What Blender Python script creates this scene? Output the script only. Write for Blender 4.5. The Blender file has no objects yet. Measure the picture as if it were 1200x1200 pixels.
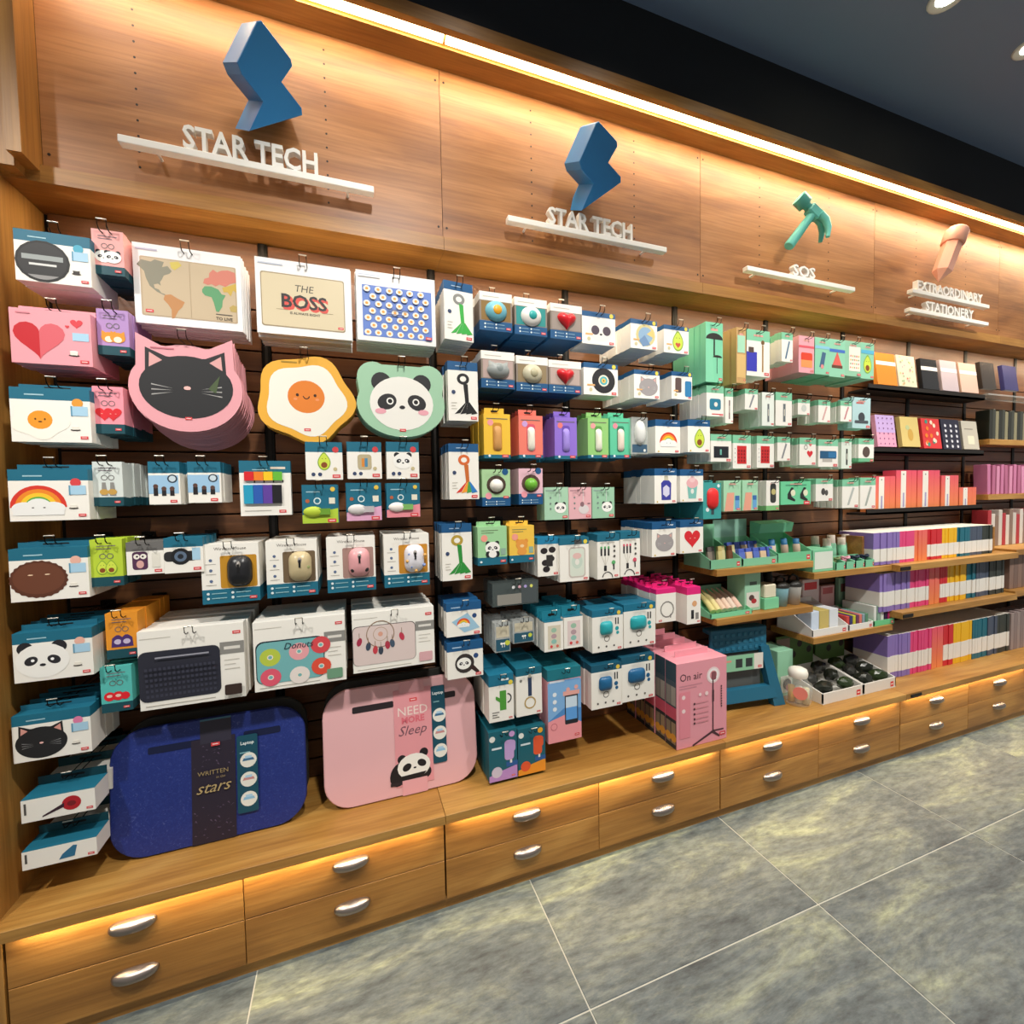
import bpy, bmesh, math, random
from mathutils import Vector, Matrix
random.seed(7)
SC = bpy.context.scene
COL = SC.collection
PI = math.pi

# ------------------------------------------------------------------ camera
cam_d = bpy.data.cameras.new('camera'); cam = bpy.data.objects.new('camera', cam_d); COL.objects.link(cam)
cam_d.sensor_width = 36.0; cam_d.lens = 523.06/1200*36.0; cam_d.clip_start = 0.02
yaw, pitch, roll = 0.3447, -0.0415, -0.0182
F = Vector((math.sin(yaw)*math.cos(pitch), math.cos(yaw)*math.cos(pitch), math.sin(pitch)))
r0 = Vector((math.cos(yaw), -math.sin(yaw), 0)); u0 = r0.cross(F)
Rr = r0*math.cos(roll) + u0*math.sin(roll); Uu = -r0*math.sin(roll) + u0*math.cos(roll)
M = Matrix((Rr, Uu, -F)).transposed().to_4x4(); M.translation = Vector((0.7802, -1.2272, 1.1926))
cam.matrix_world = M
SC.camera = cam

# ------------------------------------------------------------------ world, exposure
SC.view_settings.view_transform = 'Standard'; SC.view_settings.look = 'None'
SC.view_settings.gamma = 1.0; SC.view_settings.use_curve_mapping = False
SC.view_settings.exposure = 0.0
W = bpy.data.worlds.new('shop_ambience'); SC.world = W; W.use_nodes = True
W.node_tree.nodes['Background'].inputs['Color'].default_value = (1.0, 0.96, 0.91, 1)
W.node_tree.nodes['Background'].inputs['Strength'].default_value = 0.33

def lamp(kind, loc, energy, col, rot=(0,0,0), **kw):
    d = bpy.data.lights.new(kind.lower()+'_light', kind); d.energy = energy; d.color = col
    for k, v in kw.items(): setattr(d, k, v)
    o = bpy.data.objects.new(kind.lower()+'_light', d); COL.objects.link(o); o.location = loc; o.rotation_euler = rot
    return o
CEIL = 2.775
DOWN_X = [0.15+0.5*i for i in range(10)]
WALLWASH, AISLE, LEDTOP, LEDLOW, LEDLIP = 9.0, 122.0, 3.5, 1.5, 2.5
for x in DOWN_X:      # recessed downlights just in front of the shelving
    lamp('SPOT', (x, -0.29, CEIL-0.035), WALLWASH, (1.0, .93, .82), (math.radians(4), 0, 0), spot_size=math.radians(120), spot_blend=1.0, shadow_soft_size=0.04)
for x in (-0.4, 1.0, 2.4, 3.8, 5.2):    # second row of spots over the aisle, aimed at the shelves
    lamp('SPOT', (x, -1.15, CEIL-0.06), AISLE, (1.0, .96, .89), (math.radians(29), 0, 0), spot_size=math.radians(92), spot_blend=.8, shadow_soft_size=0.06)

# ------------------------------------------------------------------ materials
def lin(c):
    c = c.lstrip('#'); v = [int(c[i:i+2], 16)/255 for i in (0, 2, 4)]
    return tuple(x/12.92 if x <= .04045 else ((x+.055)/1.055)**2.4 for x in v)
MC = {}
def mat(col, rough=.5, metal=0.0, spec=.4, name=None):
    k = (col, rough, metal)
    if k in MC: return MC[k]
    m = bpy.data.materials.new(name or 'paint_'+col.lstrip('#')); m.use_nodes = True
    b = m.node_tree.nodes['Principled BSDF']; b.inputs['Base Color'].default_value = (*lin(col), 1)
    b.inputs['Roughness'].default_value = rough; b.inputs['Metallic'].default_value = metal
    b.inputs['Specular IOR Level'].default_value = spec
    MC[k] = m; return m
def emit(name, col, strength):
    m = bpy.data.materials.new(name); m.use_nodes = True; b = m.node_tree.nodes['Principled BSDF']
    b.inputs['Base Color'].default_value = (*lin(col), 1); b.inputs['Emission Color'].default_value = (*lin(col), 1)
    b.inputs['Emission Strength'].default_value = strength; return m
def clear(name, col, alpha, rough=.08):
    m = bpy.data.materials.new(name); m.use_nodes = True; b = m.node_tree.nodes['Principled BSDF']
    b.inputs['Base Color'].default_value = (*lin(col), 1); b.inputs['Alpha'].default_value = alpha
    b.inputs['Roughness'].default_value = rough; return m
def ramp(nt, stops):
    r = nt.nodes.new('ShaderNodeValToRGB'); e = r.color_ramp.elements
    while len(e) < len(stops): e.new(.5)
    for el, (p, c) in zip(e, stops): el.position = p; el.color = (*lin(c), 1)
    return r
def wood(name, cols, axis=0, rough=.45, bump=.15, rnd=True):
    m = bpy.data.materials.new(name); m.use_nodes = True; nt = m.node_tree; N = nt.nodes.new; L = nt.links.new
    b = nt.nodes['Principled BSDF']; tc = N('ShaderNodeTexCoord'); oi = N('ShaderNodeObjectInfo')
    ad = N('ShaderNodeVectorMath'); ad.operation = 'ADD'; mu = N('ShaderNodeMath'); mu.operation = 'MULTIPLY'; mu.inputs[1].default_value = 37. if rnd else 0.
    L(oi.outputs['Random'], mu.inputs[0]); L(tc.outputs['Object'], ad.inputs[0]); L(mu.outputs[0], ad.inputs[1])
    def noise(s, sc, det, dist):
        mp = N('ShaderNodeMapping'); v = [s[1]]*3; v[axis] = s[0]; mp.inputs['Scale'].default_value = v
        L(ad.outputs[0], mp.inputs[0]); n = N('ShaderNodeTexNoise'); n.inputs['Scale'].default_value = sc
        n.inputs['Detail'].default_value = det; n.inputs['Distortion'].default_value = dist; L(mp.outputs[0], n.inputs['Vector']); return n
    n1 = noise((.8, 4.2), 1.7, 7, 1.6); n2 = noise((3.0, 90.), 1.5, 4, .2)
    r1 = ramp(nt, [(.3, cols[0]), (.5, cols[1]), (.7, cols[2])]); L(n1.outputs['Fac'], r1.inputs[0])
    r2 = ramp(nt, [(.35, '#c8c0b4'), (.6, '#ffffff')]); L(n2.outputs['Fac'], r2.inputs[0])
    mx = N('ShaderNodeMix'); mx.data_type = 'RGBA'; mx.blend_type = 'MULTIPLY'; mx.inputs['Factor'].default_value = .5
    L(r1.outputs[0], mx.inputs['A']); L(r2.outputs[0], mx.inputs['B']); L(mx.outputs['Result'], b.inputs['Base Color'])
    bp = N('ShaderNodeBump'); bp.inputs['Strength'].default_value = bump; bp.inputs['Distance'].default_value = .002
    L(n2.outputs['Fac'], bp.inputs['Height']); L(bp.outputs[0], b.inputs['Normal'])
    b.inputs['Roughness'].default_value = rough; return m
OAK = wood('oak_veneer', ('#8c5f29', '#a87636', '#bb8a46'))
OAKV = wood('oak_veneer_upright', ('#8c5f29', '#a87636', '#bb8a46'), axis=2)
OAKH = wood('oak_header', ('#80502a', '#9f6a3a', '#b6804e'))
OAKC = wood('oak_counter', ('#9c6d30', '#b4823e', '#c4964f'))
SLAT = wood('slat_wood', ('#54331b', '#6d4425', '#7d5230'))
DARK = mat('#17120f', .6); BLACKM = mat('#15130f', .35, .6, name='black_metal'); STEEL = mat('#a1958f', .33, 1.0, name='brushed_nickel')
HOOKM = mat('#2a2724', .3, .8, name='dark_wire'); TIPM = mat('#d9d2c4', .3, .9, name='wire_tip')

# ------------------------------------------------------------------ mesh builders
class MB:
    def __init__(s): s.v = []; s.f = []; s.m = []; s.sm = []; s.mats = []
    def mi(s, m):
        if m not in s.mats: s.mats.append(m)
        return s.mats.index(m)
    def add(s, vs, fs, m, smooth=False):
        o = len(s.v); s.v += [tuple(p) for p in vs]; i = s.mi(m)
        for f in fs: s.f.append([o+k for k in f]); s.m.append(i); s.sm.append(smooth)
    def box(s, x0, y0, z0, x1, y1, z1, m, c=0.0):
        if c <= 0:
            vs = [(x0,y0,z0),(x1,y0,z0),(x1,y1,z0),(x0,y1,z0),(x0,y0,z1),(x1,y0,z1),(x1,y1,z1),(x0,y1,z1)]
            s.add(vs, [(0,3,2,1),(4,5,6,7),(0,1,5,4),(1,2,6,5),(2,3,7,6),(3,0,4,7)], m); return s
        bm = bmesh.new(); bmesh.ops.create_cube(bm, size=1)
        for v in bm.verts: v.co = ((x0+x1)/2+v.co.x*(x1-x0), (y0+y1)/2+v.co.y*(y1-y0), (z0+z1)/2+v.co.z*(z1-z0))
        bmesh.ops.bevel(bm, geom=bm.edges[:], offset=c, segments=1, affect='EDGES')
        bm.verts.index_update(); s.add([v.co[:] for v in bm.verts], [[v.index for v in f.verts] for f in bm.faces], m); bm.free(); return s
    def hull(s, pts, fs, m): s.add(pts, fs, m); return s
    def extr(s, pts, y0, y1, m, mside=None, c=0.0):          # outline in x,z ; front at y0 (towards the viewer, -y)
        n = len(pts); a = s.mi(m)
        if c > 0:
            cx = sum(p[0] for p in pts)/n; cz = sum(p[1] for p in pts)/n
            R = max(math.hypot(p[0]-cx, p[1]-cz) for p in pts); k = 1-c/R
            vs = [(cx+(p[0]-cx)*k, y0, cz+(p[1]-cz)*k) for p in pts]+[(p[0], y0+c, p[1]) for p in pts]+[(p[0], y1, p[1]) for p in pts]
            s.add(vs, [list(range(n)), list(range(3*n-1, 2*n-1, -1))], m)
            s.add(vs, [(i+n*j, i+n*(j+1), (i+1)%n+n*(j+1), (i+1)%n+n*j) for j in (0, 1) for i in range(n)], mside or m)
            return s
        vs = [(p[0], y0, p[1]) for p in pts]+[(p[0], y1, p[1]) for p in pts]
        s.add(vs, [list(range(n)), list(range(2*n-1, n-1, -1))], m)
        s.add(vs, [(i, i+n, (i+1)%n+n, (i+1)%n) for i in range(n)], mside or m); return s
    def tube(s, pts, r, m, n=6, cap=True):
        pts = [Vector(p) for p in pts]; rings = []
        rr = r if isinstance(r, (list, tuple)) else [r]*len(pts)
        for i, p in enumerate(pts):
            d = (pts[min(i+1, len(pts)-1)]-pts[max(i-1, 0)]).normalized()
            a = d.cross(Vector((0,0,1)) if abs(d.z) < .9 else Vector((1,0,0))).normalized(); b = d.cross(a)
            rings.append([p+(a*math.cos(2*PI*k/n)+b*math.sin(2*PI*k/n))*rr[i] for k in range(n)])
        vs = [q for R in rings for q in R]
        fs = [(i*n+k, i*n+(k+1)%n, (i+1)*n+(k+1)%n, (i+1)*n+k) for i in range(len(pts)-1) for k in range(n)]
        s.add(vs, fs, m, True)
        if cap: s.add(vs, [list(range(n))[::-1], [(len(pts)-1)*n+k for k in range(n)]], m)
        return s
    def lathe(s, prof, m, n=16, o=(0,0,0)):                    # prof: (r, z)
        vs = [(o[0]+r*math.cos(2*PI*k/n), o[1]+r*math.sin(2*PI*k/n), o[2]+z) for r, z in prof for k in range(n)]
        fs = [(i*n+k, i*n+(k+1)%n, (i+1)*n+(k+1)%n, (i+1)*n+k) for i in range(len(prof)-1) for k in range(n)]
        s.add(vs, fs, m, True); return s
    def dome(s, pts, y, d, m, steps=4):                        # outline (x,z) bulging towards -y
        n = len(pts); cx = sum(p[0] for p in pts)/n; cz = sum(p[1] for p in pts)/n; vs = []
        for j in range(steps):
            t = j/steps*PI/2; k = math.cos(t); vs += [(cx+(p[0]-cx)*k, y-d*math.sin(t), cz+(p[1]-cz)*k) for p in pts]
        vs.append((cx, y-d, cz))
        fs = [(j*n+i, j*n+(i+1)%n, (j+1)*n+(i+1)%n, (j+1)*n+i) for j in range(steps-1) for i in range(n)]
        fs += [((steps-1)*n+i, (steps-1)*n+(i+1)%n, steps*n) for i in range(n)]
        s.add(vs, fs, m, True); return s
    def mesh(s, name):
        me = bpy.data.meshes.new(name); me.from_pydata(s.v, [], s.f)
        for m in s.mats: me.materials.append(m)
        me.polygons.foreach_set('material_index', s.m); me.polygons.foreach_set('use_smooth', s.sm); me.update(); return me
    def build(s, name, parent=None, loc=None, rot=None): return obj(name, s.mesh(name), parent, loc, rot)
def obj(name, me, parent=None, loc=None, rot=None):
    o = bpy.data.objects.new(name, me); COL.objects.link(o)
    if parent: o.parent = parent
    if loc is not None: o.location = loc
    if rot is not None: o.rotation_euler = rot
    return o
def tag(o, label, cat, group=None):
    o['label'] = label; o['category'] = cat
    if group: o['group'] = group
    return o
def struct(o): o['kind'] = 'structure'; return o
def empty(name, loc=(0,0,0), rz=0):
    o = bpy.data.objects.new(name, None); COL.objects.link(o); o.location = loc; o.rotation_euler = (0,0,rz); o.empty_display_size = .05; return o
TXT = {}
def text_geo(t, bold=0.0, extrude=0.0, shear=0.0):
    k = (t, bold, extrude, shear)
    if k in TXT: return TXT[k]
    c = bpy.data.curves.new('lettering', 'FONT'); c.body = t; c.align_x = 'CENTER'; c.align_y = 'CENTER'; c.resolution_u = 2; c.offset = bold; c.extrude = extrude; c.shear = shear
    o = bpy.data.objects.new('lettering', c); me = bpy.data.meshes.new_from_object(o)
    vs = [v.co[:] for v in me.vertices]; fs = [list(p.vertices) for p in me.polygons]
    bpy.data.objects.remove(o); bpy.data.meshes.remove(me); bpy.data.curves.remove(c)
    xs = [v[0] for v in vs]; ys = [v[1] for v in vs]; cx = (min(xs)+max(xs))/2; cy = (min(ys)+max(ys))/2
    TXT[k] = ([(v[0]-cx, v[1]-cy, v[2]) for v in vs], fs, max(xs)-min(xs), max(ys)-min(ys)); return TXT[k]

# ------------------------------------------------------------------ flat print on a face
def pts_ell(x, y, rx, ry, n=18, a0=0, a1=360, rot=0):
    full = abs(a1-a0) >= 360; k = n if full else n+1; c, s_ = math.cos(math.radians(rot)), math.sin(math.radians(rot)); out = []
    for i in range(k):
        a = math.radians(a0+(a1-a0)*i/n); ex, ey = rx*math.cos(a), ry*math.sin(a); out.append((x+ex*c-ey*s_, y+ex*s_+ey*c))
    return out
HEART = [(16*math.sin(t)**3/17, (13*math.cos(t)-5*math.cos(2*t)-2*math.cos(3*t)-math.cos(4*t)+2.5)/17) for t in [PI*2*i/28 for i in range(28)]][::-1]
def rrect(x0, y0, x1, y1, r, n=4):
    o = []
    for cx, cy, a in ((x1-r, y0+r, -90), (x1-r, y1-r, 0), (x0+r, y1-r, 90), (x0+r, y0+r, 180)):
        o += [(cx+r*math.cos(math.radians(a+90*i/n)), cy+r*math.sin(math.radians(a+90*i/n))) for i in range(n+1)]
    return o
class Pr:
    def __init__(s, w, h): s.w, s.h, s.L, s.b = w, h, 0, MB(); s.pieces = []; s.nm = 'moulded_product'
    def pc(s, name=None): m = MB(); s.pieces.append((name or s.nm, m)); return m
    def y(s): s.L += 1; return -(.0004+s.L*.00006)
    def raw(s, pts, col, rough=.5): s.b.add([(p[0], s.y() if i == 0 else -(.0004+s.L*.00006), p[1]) for i, p in enumerate(pts)], [list(range(len(pts)))], mat(col, rough)); return s
    def rect(s, u0, v0, u1, v1, col, r=0):
        x0, x1, z0, z1 = (u0-.5)*s.w, (u1-.5)*s.w, (v0-.5)*s.h, (v1-.5)*s.h
        return s.raw(rrect(x0, z0, x1, z1, r*s.h) if r else [(x0,z0),(x1,z0),(x1,z1),(x0,z1)], col)
    def at(s, u, v, k): return Mo(s, (u-.5)*s.w, (v-.5)*s.h, k*s.h)
    def circ(s, u, v, r, col, **kw): s.at(u, v, 1).e(0, 0, r, r, col, **kw); return s
    def text(s, t, u, v, hh, col, maxw=None, bold=0.0, shear=0.0):
        vs, fs, tw, th = text_geo(t, bold, 0.0, shear); k = hh*s.h/th
        if maxw and tw*k > maxw*s.w: k = maxw*s.w/tw
        y = s.y(); s.b.add([((u-.5)*s.w+a*k, y, (v-.5)*s.h+b_*k) for a, b_, _ in vs], fs, mat(col)); return s
    def lines(s, u0, u1, v, n, dv, col, th=.012):
        for i in range(n): s.rect(u0, v-i*dv-th, u1-(u1-u0)*.25*(i % 2), v-i*dv+th, col)
        return s
    def red(s, u=.9, v=.06, w=.1, hh=None):      # little red maker's tag with a white bar
        a = w*s.w; q = (hh*s.h if hh else a*.45)
        x, z = (u-.5)*s.w, (v-.5)*s.h
        s.raw([(x-a/2,z-q/2),(x+a/2,z-q/2),(x+a/2,z+q/2),(x-a/2,z+q/2)], '#d8464a'); s.raw([(x-a*.33,z-q*.12),(x+a*.33,z-q*.12),(x+a*.33,z+q*.12),(x-a*.33,z+q*.12)], '#f4d8d4'); return s
class Mo:      # motif frame: local units around a centre on the print
    def __init__(s, P, x, z, k): s.P, s.x, s.z, s.k = P, x, z, k
    def e(s, x, y, rx, ry, col, n=18, a0=0, a1=360, rot=0): s.P.raw([(s.x+a*s.k, s.z+b*s.k) for a, b in pts_ell(x, y, rx, ry, n, a0, a1, rot)], col); return s
    def p(s, pts, col): s.P.raw([(s.x+a*s.k, s.z+b*s.k) for a, b in pts], col); return s
    def r(s, x0, y0, x1, y1, col): return s.p([(x0,y0),(x1,y0),(x1,y1),(x0,y1)], col)
    def heart(s, x, y, k, col): return s.p([(x+a*k, y+b*k) for a, b in HEART], col)
    def arc(s, x, y, r, w, col, a0=0, a1=180, n=14): return s.p(pts_ell(x, y, r, r, n, a0, a1)+pts_ell(x, y, r-w, r-w, n, a0, a1)[::-1] if abs(a1-a0) < 360 else pts_ell(x, y, r, r, n, a0, a1-.5)+pts_ell(x, y, r-w, r-w, n, a0, a1-.5)[::-1], col)
    def dome(s, pts, d, col, rough=.35): s.P.b.dome([(s.x+a*s.k, s.z+b*s.k) for a, b in pts], -.001, d, mat(col, rough)); s.P.L += int(d/.00006)+1 if False else 0; return s

# motifs ------------------------------------------------------------------
def m_panda(m, face='#f6f4ee', blush=None):
    m.e(-.62,.62,.3,.3,'#26262a').e(.62,.62,.3,.3,'#26262a').e(0,0,1.0,.82,face)
    m.e(-.42,.02,.26,.2,'#2b2a2e',rot=30).e(.42,.02,.26,.2,'#2b2a2e',rot=-30).e(-.36,.04,.07,.07,'#ffffff',n=8).e(.36,.04,.07,.07,'#ffffff',n=8).e(0,-.2,.12,.07,'#26262a',n=8)
    if blush: m.e(-.6,-.3,.17,.09,blush,n=10).e(.6,-.3,.17,.09,blush,n=10)
def catpts(k=1.0): 
    base = pts_ell(0,-.08,1.0*k,.78*k,36); out = []
    for x, y in base: out.append((x, y))
    # ears
    o = []
    for i, (x, y) in enumerate(out):
        a = 10*i
        if a == 30: o += [(.86*k,.30*k),(.84*k,.86*k)]; continue
        if a in (40,): continue
        if a == 50: o += [(.72*k,.80*k)]; continue
        if a == 60: o += [(.42*k,.66*k)]; continue
        if a == 120: o += [(-.42*k,.66*k)]; continue
        if a == 130: o += [(-.72*k,.80*k)]; continue
        if a == 140: continue
        if a == 150: o += [(-.84*k,.86*k),(-.86*k,.30*k)]; continue
        o.append((x, y))
    return o
def m_cat(m, col='#232325', ear='#d99a8f', wh='#8f8f90', nose='#e8b6b0'):
    m.p(catpts(), col)
    for q in (-1, 1):
        m.p([(q*.78,.38),(q*.76,.74),(q*.5,.56)][::q], ear)
        for dy in (.0,-.09,-.18): m.p([(q*.3,-.12+dy*.5),(q*.75,-.05+dy*1.4),(q*.75,-.02+dy*1.4)][::q], wh)
    m.e(0,-.1,.08,.05,nose,n=8)
def m_egg(m, bg='#f7f3e6', yolk='#ee9a2b'):
    m.p([((.95+.08*math.cos(5*a+1))*math.cos(a), (.8+.07*math.cos(5*a+1))*math.sin(a)) for a in [2*PI*i/40 for i in range(40)]], bg)
    m.e(0,0,.42,.4,yolk); m.e(-.16,.03,.035,.05,'#5b3216',n=6).e(.16,.03,.035,.05,'#5b3216',n=6).e(0,-.08,.07,.03,'#5b3216',n=8)
def m_rainbow(m, cloud='#efefec'):
    for i, c in enumerate(('#d93a2b','#ee8a2a','#f6c832','#62ae4a')): m.arc(0,-.35,1.0-.17*i,.18,c)
    m.e(-.5,-.4,.45,.3,cloud).e(.5,-.4,.45,.3,cloud).e(0,-.3,.45,.36,cloud); m.r(-.9,-.7,.9,-.45,cloud)
    m.e(-.2,-.36,.05,.03,'#6b6460',n=6).e(.2,-.36,.05,.03,'#6b6460',n=6)
def avopts(k=1.0): return [(k*math.cos(a)*(.62 if math.sin(a) < 0 else .62-.3*math.sin(a)**1.5), k*math.sin(a)*(.85 if math.sin(a) < 0 else 1.0)-.05*k) for a in [2*PI*i/26 for i in range(26)]]
def m_avo(m, heart=False, skin='#86ad3a', flesh='#cfe04e'):
    m.p(avopts(), skin).p(avopts(.86), flesh)
    if heart: m.heart(0,-.38,.3,'#c8523c')
    else: m.e(0,-.35,.3,.3,'#8a4b22')
    m.e(-.16,.3,.04,.05,'#3b2d14',n=6).e(.16,.3,.04,.05,'#3b2d14',n=6)
def m_heartface(m, col='#d92a33'): m.heart(0,0,1.0,col); m.e(-.25,.12,.1,.04,'#f0b7a8',n=8).e(.3,.12,.1,.04,'#f0b7a8',n=8)
def m_choc(m):
    m.p([((.98+.05*(i % 2))*math.cos(2*PI*i/48), (.8+.04*(i % 2))*math.sin(2*PI*i/48)) for i in range(48)], '#5c3424')
    m.e(0,.03,.9,.7,'#6c3f2c'); m.e(-.28,.2,.1,.03,'#e9c9a8',n=6).e(.3,.2,.1,.03,'#e9c9a8',n=6)
def m_disc(m): m.e(0,0,1,.95,'#1b1b1c').e(0,0,.9,.85,'#2d2c2d'); m.p(pts_ell(0,0,.88,.83,10,230,310),'#8f8d8c'); m.r(-.75,.05,.75,.28,'#9aa09f'); m.r(-.5,-.2,.5,-.1,'#d7d7d4')
def m_tassel(m, col, head, cols=None):
    m.e(-.02,.72,.27,.24,head).e(-.02,.72,.14,.12,'#f3efe6',n=10); m.p([(-.02,.55),(.18,.5),(.22,-.3),(.06,-.3)], col)
    cs = cols or [col]*4
    for i, c in enumerate(cs): a = -.4+1.0*i/len(cs); m.p([(.06+.05*i,-.28),(.12+.04*i,-.25),(a+.24,-.72),(a-.02,-.78)], c)
def m_cup(m, col='#ece7da', dark='#3a302c'): m.e(0,-.35,.75,.16,dark).p([(-.5,-.3),(.5,-.3),(.55,.35),(-.55,.35)],col).e(0,.35,.55,.1,'#fffaf0')
def m_rings(m, col='#6f6a68'): m.arc(-.42,0,.4,.09,col,0,360,18); m.arc(.42,0,.4,.09,col,0,360,18)
# ================================================================== SETTING
XL, XR, YB, CT = 0.045, 5.5, 0.30, 0.2995      # left inner face, right end, slat face, countertop height
# floor
def stone():
    m = bpy.data.materials.new('slate_tile'); m.use_nodes = True; nt = m.node_tree; N = nt.nodes.new; L = nt.links.new; b = nt.nodes['Principled BSDF']
    tc = N('ShaderNodeTexCoord'); oi = N('ShaderNodeObjectInfo'); mu = N('ShaderNodeMath'); mu.operation = 'MULTIPLY'; mu.inputs[1].default_value = 53.
    ad = N('ShaderNodeVectorMath'); L(oi.outputs['Random'], mu.inputs[0]); L(tc.outputs['Object'], ad.inputs[0]); L(mu.outputs[0], ad.inputs[1])
    mp = N('ShaderNodeMapping'); mp.inputs['Scale'].default_value = (.8, 2.6, 1.0); mp.inputs['Rotation'].default_value = (0, 0, .15); L(ad.outputs[0], mp.inputs[0])
    n1 = N('ShaderNodeTexNoise'); n1.inputs['Scale'].default_value = 2.4; n1.inputs['Detail'].default_value = 12; n1.inputs['Roughness'].default_value = .74; n1.inputs['Distortion'].default_value = .5; L(mp.outputs[0], n1.inputs['Vector'])
    n2 = N('ShaderNodeTexNoise'); n2.inputs['Scale'].default_value = 24; n2.inputs['Detail'].default_value = 8; n2.inputs['Roughness'].default_value = .7; L(mp.outputs[0], n2.inputs['Vector'])
    r1 = ramp(nt, [(.34, '#475055'), (.46, '#6b7577'), (.55, '#858d85'), (.66, '#abb295'), (.78, '#c3c9aa')]); L(n1.outputs['Fac'], r1.inputs[0])
    r2 = ramp(nt, [(.34, '#7d8184'), (.6, '#ffffff')]); L(n2.outputs['Fac'], r2.inputs[0])
    mx = N('ShaderNodeMix'); mx.data_type = 'RGBA'; mx.blend_type = 'MULTIPLY'; mx.inputs['Factor'].default_value = .6
    L(r1.outputs[0], mx.inputs['A']); L(r2.outputs[0], mx.inputs['B']); L(mx.outputs['Result'], b.inputs['Base Color']); b.inputs['Roughness'].default_value = .5
    bp = N('ShaderNodeBump'); bp.inputs['Strength'].default_value = .1; bp.inputs['Distance'].default_value = .003; L(n2.outputs['Fac'], bp.inputs['Height']); L(bp.outputs[0], b.inputs['Normal'])
    return m
STONE = stone()
floor = struct(MB().box(-2.6, -3.4, -.04, 6.4, .34, -.0015, mat('#b9bab0', .8)).build('floor'))
TW = .7421; tm = MB().box(-TW/2+.0016, -TW/2+.0016, -.012, TW/2-.0016, TW/2-.0016, 0, STONE, c=.0012).mesh('tile')
thalf = MB().box(-TW/2+.0016, -.189+.0016, -.012, TW/2-.0016, .189-.0016, 0, STONE, c=.0012).mesh('tile')
for k in range(-4, 6):
    for j in range(4):
        if j == 0: obj('tile', thalf, floor, (1.2617+(k+.5)*TW, -.3576+.189, 0))
        else: obj('tile', tm, floor, (1.2617+(k+.5)*TW, -.3576-(j-.5)*TW, 0))
# slatted back wall
wb = struct(MB().box(-.05, YB+.014, 0, XR, YB+.04, 2.0, mat('#1c110a', .8)).build('wall_back'))
PX = [.5*n+.0542 for n in range(1, 11)]
edges = [XL]+PX+[XR]
SP = .0605
for i in range(len(edges)-1):
    a, b_ = edges[i]+.013, edges[i+1]-.013
    sm_ = MB().box(-(b_-a)/2, 0, 0, (b_-a)/2, .014, SP-.005, SLAT, c=.001).mesh('slat')
    for j in range(24): obj('slat', sm_, wb, ((a+b_)/2, YB, .302+j*SP))
    obj('slat', MB().box(-(b_-a)/2, 0, 0, (b_-a)/2, .014, 1.946-.302-24*SP-.002, SLAT, c=.001).mesh('slat'), wb, ((a+b_)/2, YB, .302+24*SP))
pm = MB().box(-.012, 0, 0, .012, .018, 1.656, BLACKM).box(-.004, -.001, 0, .004, .0, 1.656, DARK).mesh('upright_post')
for x in PX: obj('upright_post', pm, wb, (x, YB-.004, .29))
struct(MB().box(-.06, .0, CT, XL, YB+.04, 1.946, OAKV).box(-.06, .0, 0, .052, YB+.04, CT-.0265, OAKV).build('wall_left'))
# header
wu = struct(MB().box(-.02, .195, 1.97, XR, .22, 2.52, DARK).build('wall_upper'))
HX = [.115, 1.0726, 2.0726, 3.0726, 4.0726, XR]
for i in range(5):
    a, b_ = HX[i]+.0008, HX[i+1]-.0008; m = MB().box(a, .175, 1.985, b_, .195, 2.49, OAKH)
    n_ = 1.0 if i < 4 else 1.0
    for cx in (a+.30, a+.70) if i else (a+.19, a+.63):
        for k in range(12): m.extr(pts_ell(cx, 2.03+.038*k, .0028, .0028, 8), .1745, .176, DARK)
    for cx in (a+.012, b_-.012):
        for cz in (2.02, 2.455): m.extr(pts_ell(cx, cz, .0035, .0035, 8), .1745, .176, DARK)
    m.build('panel', wu)
struct(MB().box(-.02, .163, 1.946, 1.0722, YB+.02, 1.986, OAK).box(1.0732, .163, 1.946, 2.0722, YB+.02, 1.986, OAK).box(2.0732, .163, 1.946, 3.0722, YB+.02, 1.986, OAK).box(3.0732, .163, 1.946, 4.0722, YB+.02, 1.986, OAK).box(4.0732, .163, 1.946, XR, YB+.02, 1.986, OAK).build('trim_1'))
struct(MB().box(-.02, .105, 2.49, XR, .22, 2.512, OAK).build('trim_2'))                 # soffit
struct(MB().box(-.02, .045, 2.488, XR, .064, 2.525, OAK).box(-.02, .064, 2.505, XR, .105, 2.525, OAK).build('trim_3'))      # fascia and led channel
struct(MB().box(.088, .10, 1.97, .115, .175, 2.49, OAKV).build('trim_4'))              # header cheek
struct(MB().box(-.02, .125, 1.952, .088, .22, 2.53, OAKV).build('trim_5'))
LEDM = emit('led_strip_glow', '#ffd9a0', 9.0)
for i in range(5):
    a, b_ = HX[i]+.004, HX[i+1]-.004
    tag(MB().box(a, .074, 2.494, b_, .097, 2.503, LEDM).build('led_strip'), 'glowing warm strip light under the canopy above '+['the large bolt sign at far left', 'the second bolt sign', 'the teal hammer sign', 'the pink marker sign', 'the panel past the marker sign'][i], 'strip light', 'canopy strip lights')
    lamp('AREA', ((a+b_)/2, .085, 2.491), LEDTOP*(b_-a), (1.0, .80, .57), (math.radians(22), 0, 0), shape='RECTANGLE', size=b_-a, size_y=.014)
    lamp('AREA', ((a+b_)/2, .185, 1.944), LEDLIP*(b_-a), (1.0, .78, .52), (math.radians(10), 0, 0), shape='RECTANGLE', size=b_-a, size_y=.012)
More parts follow.
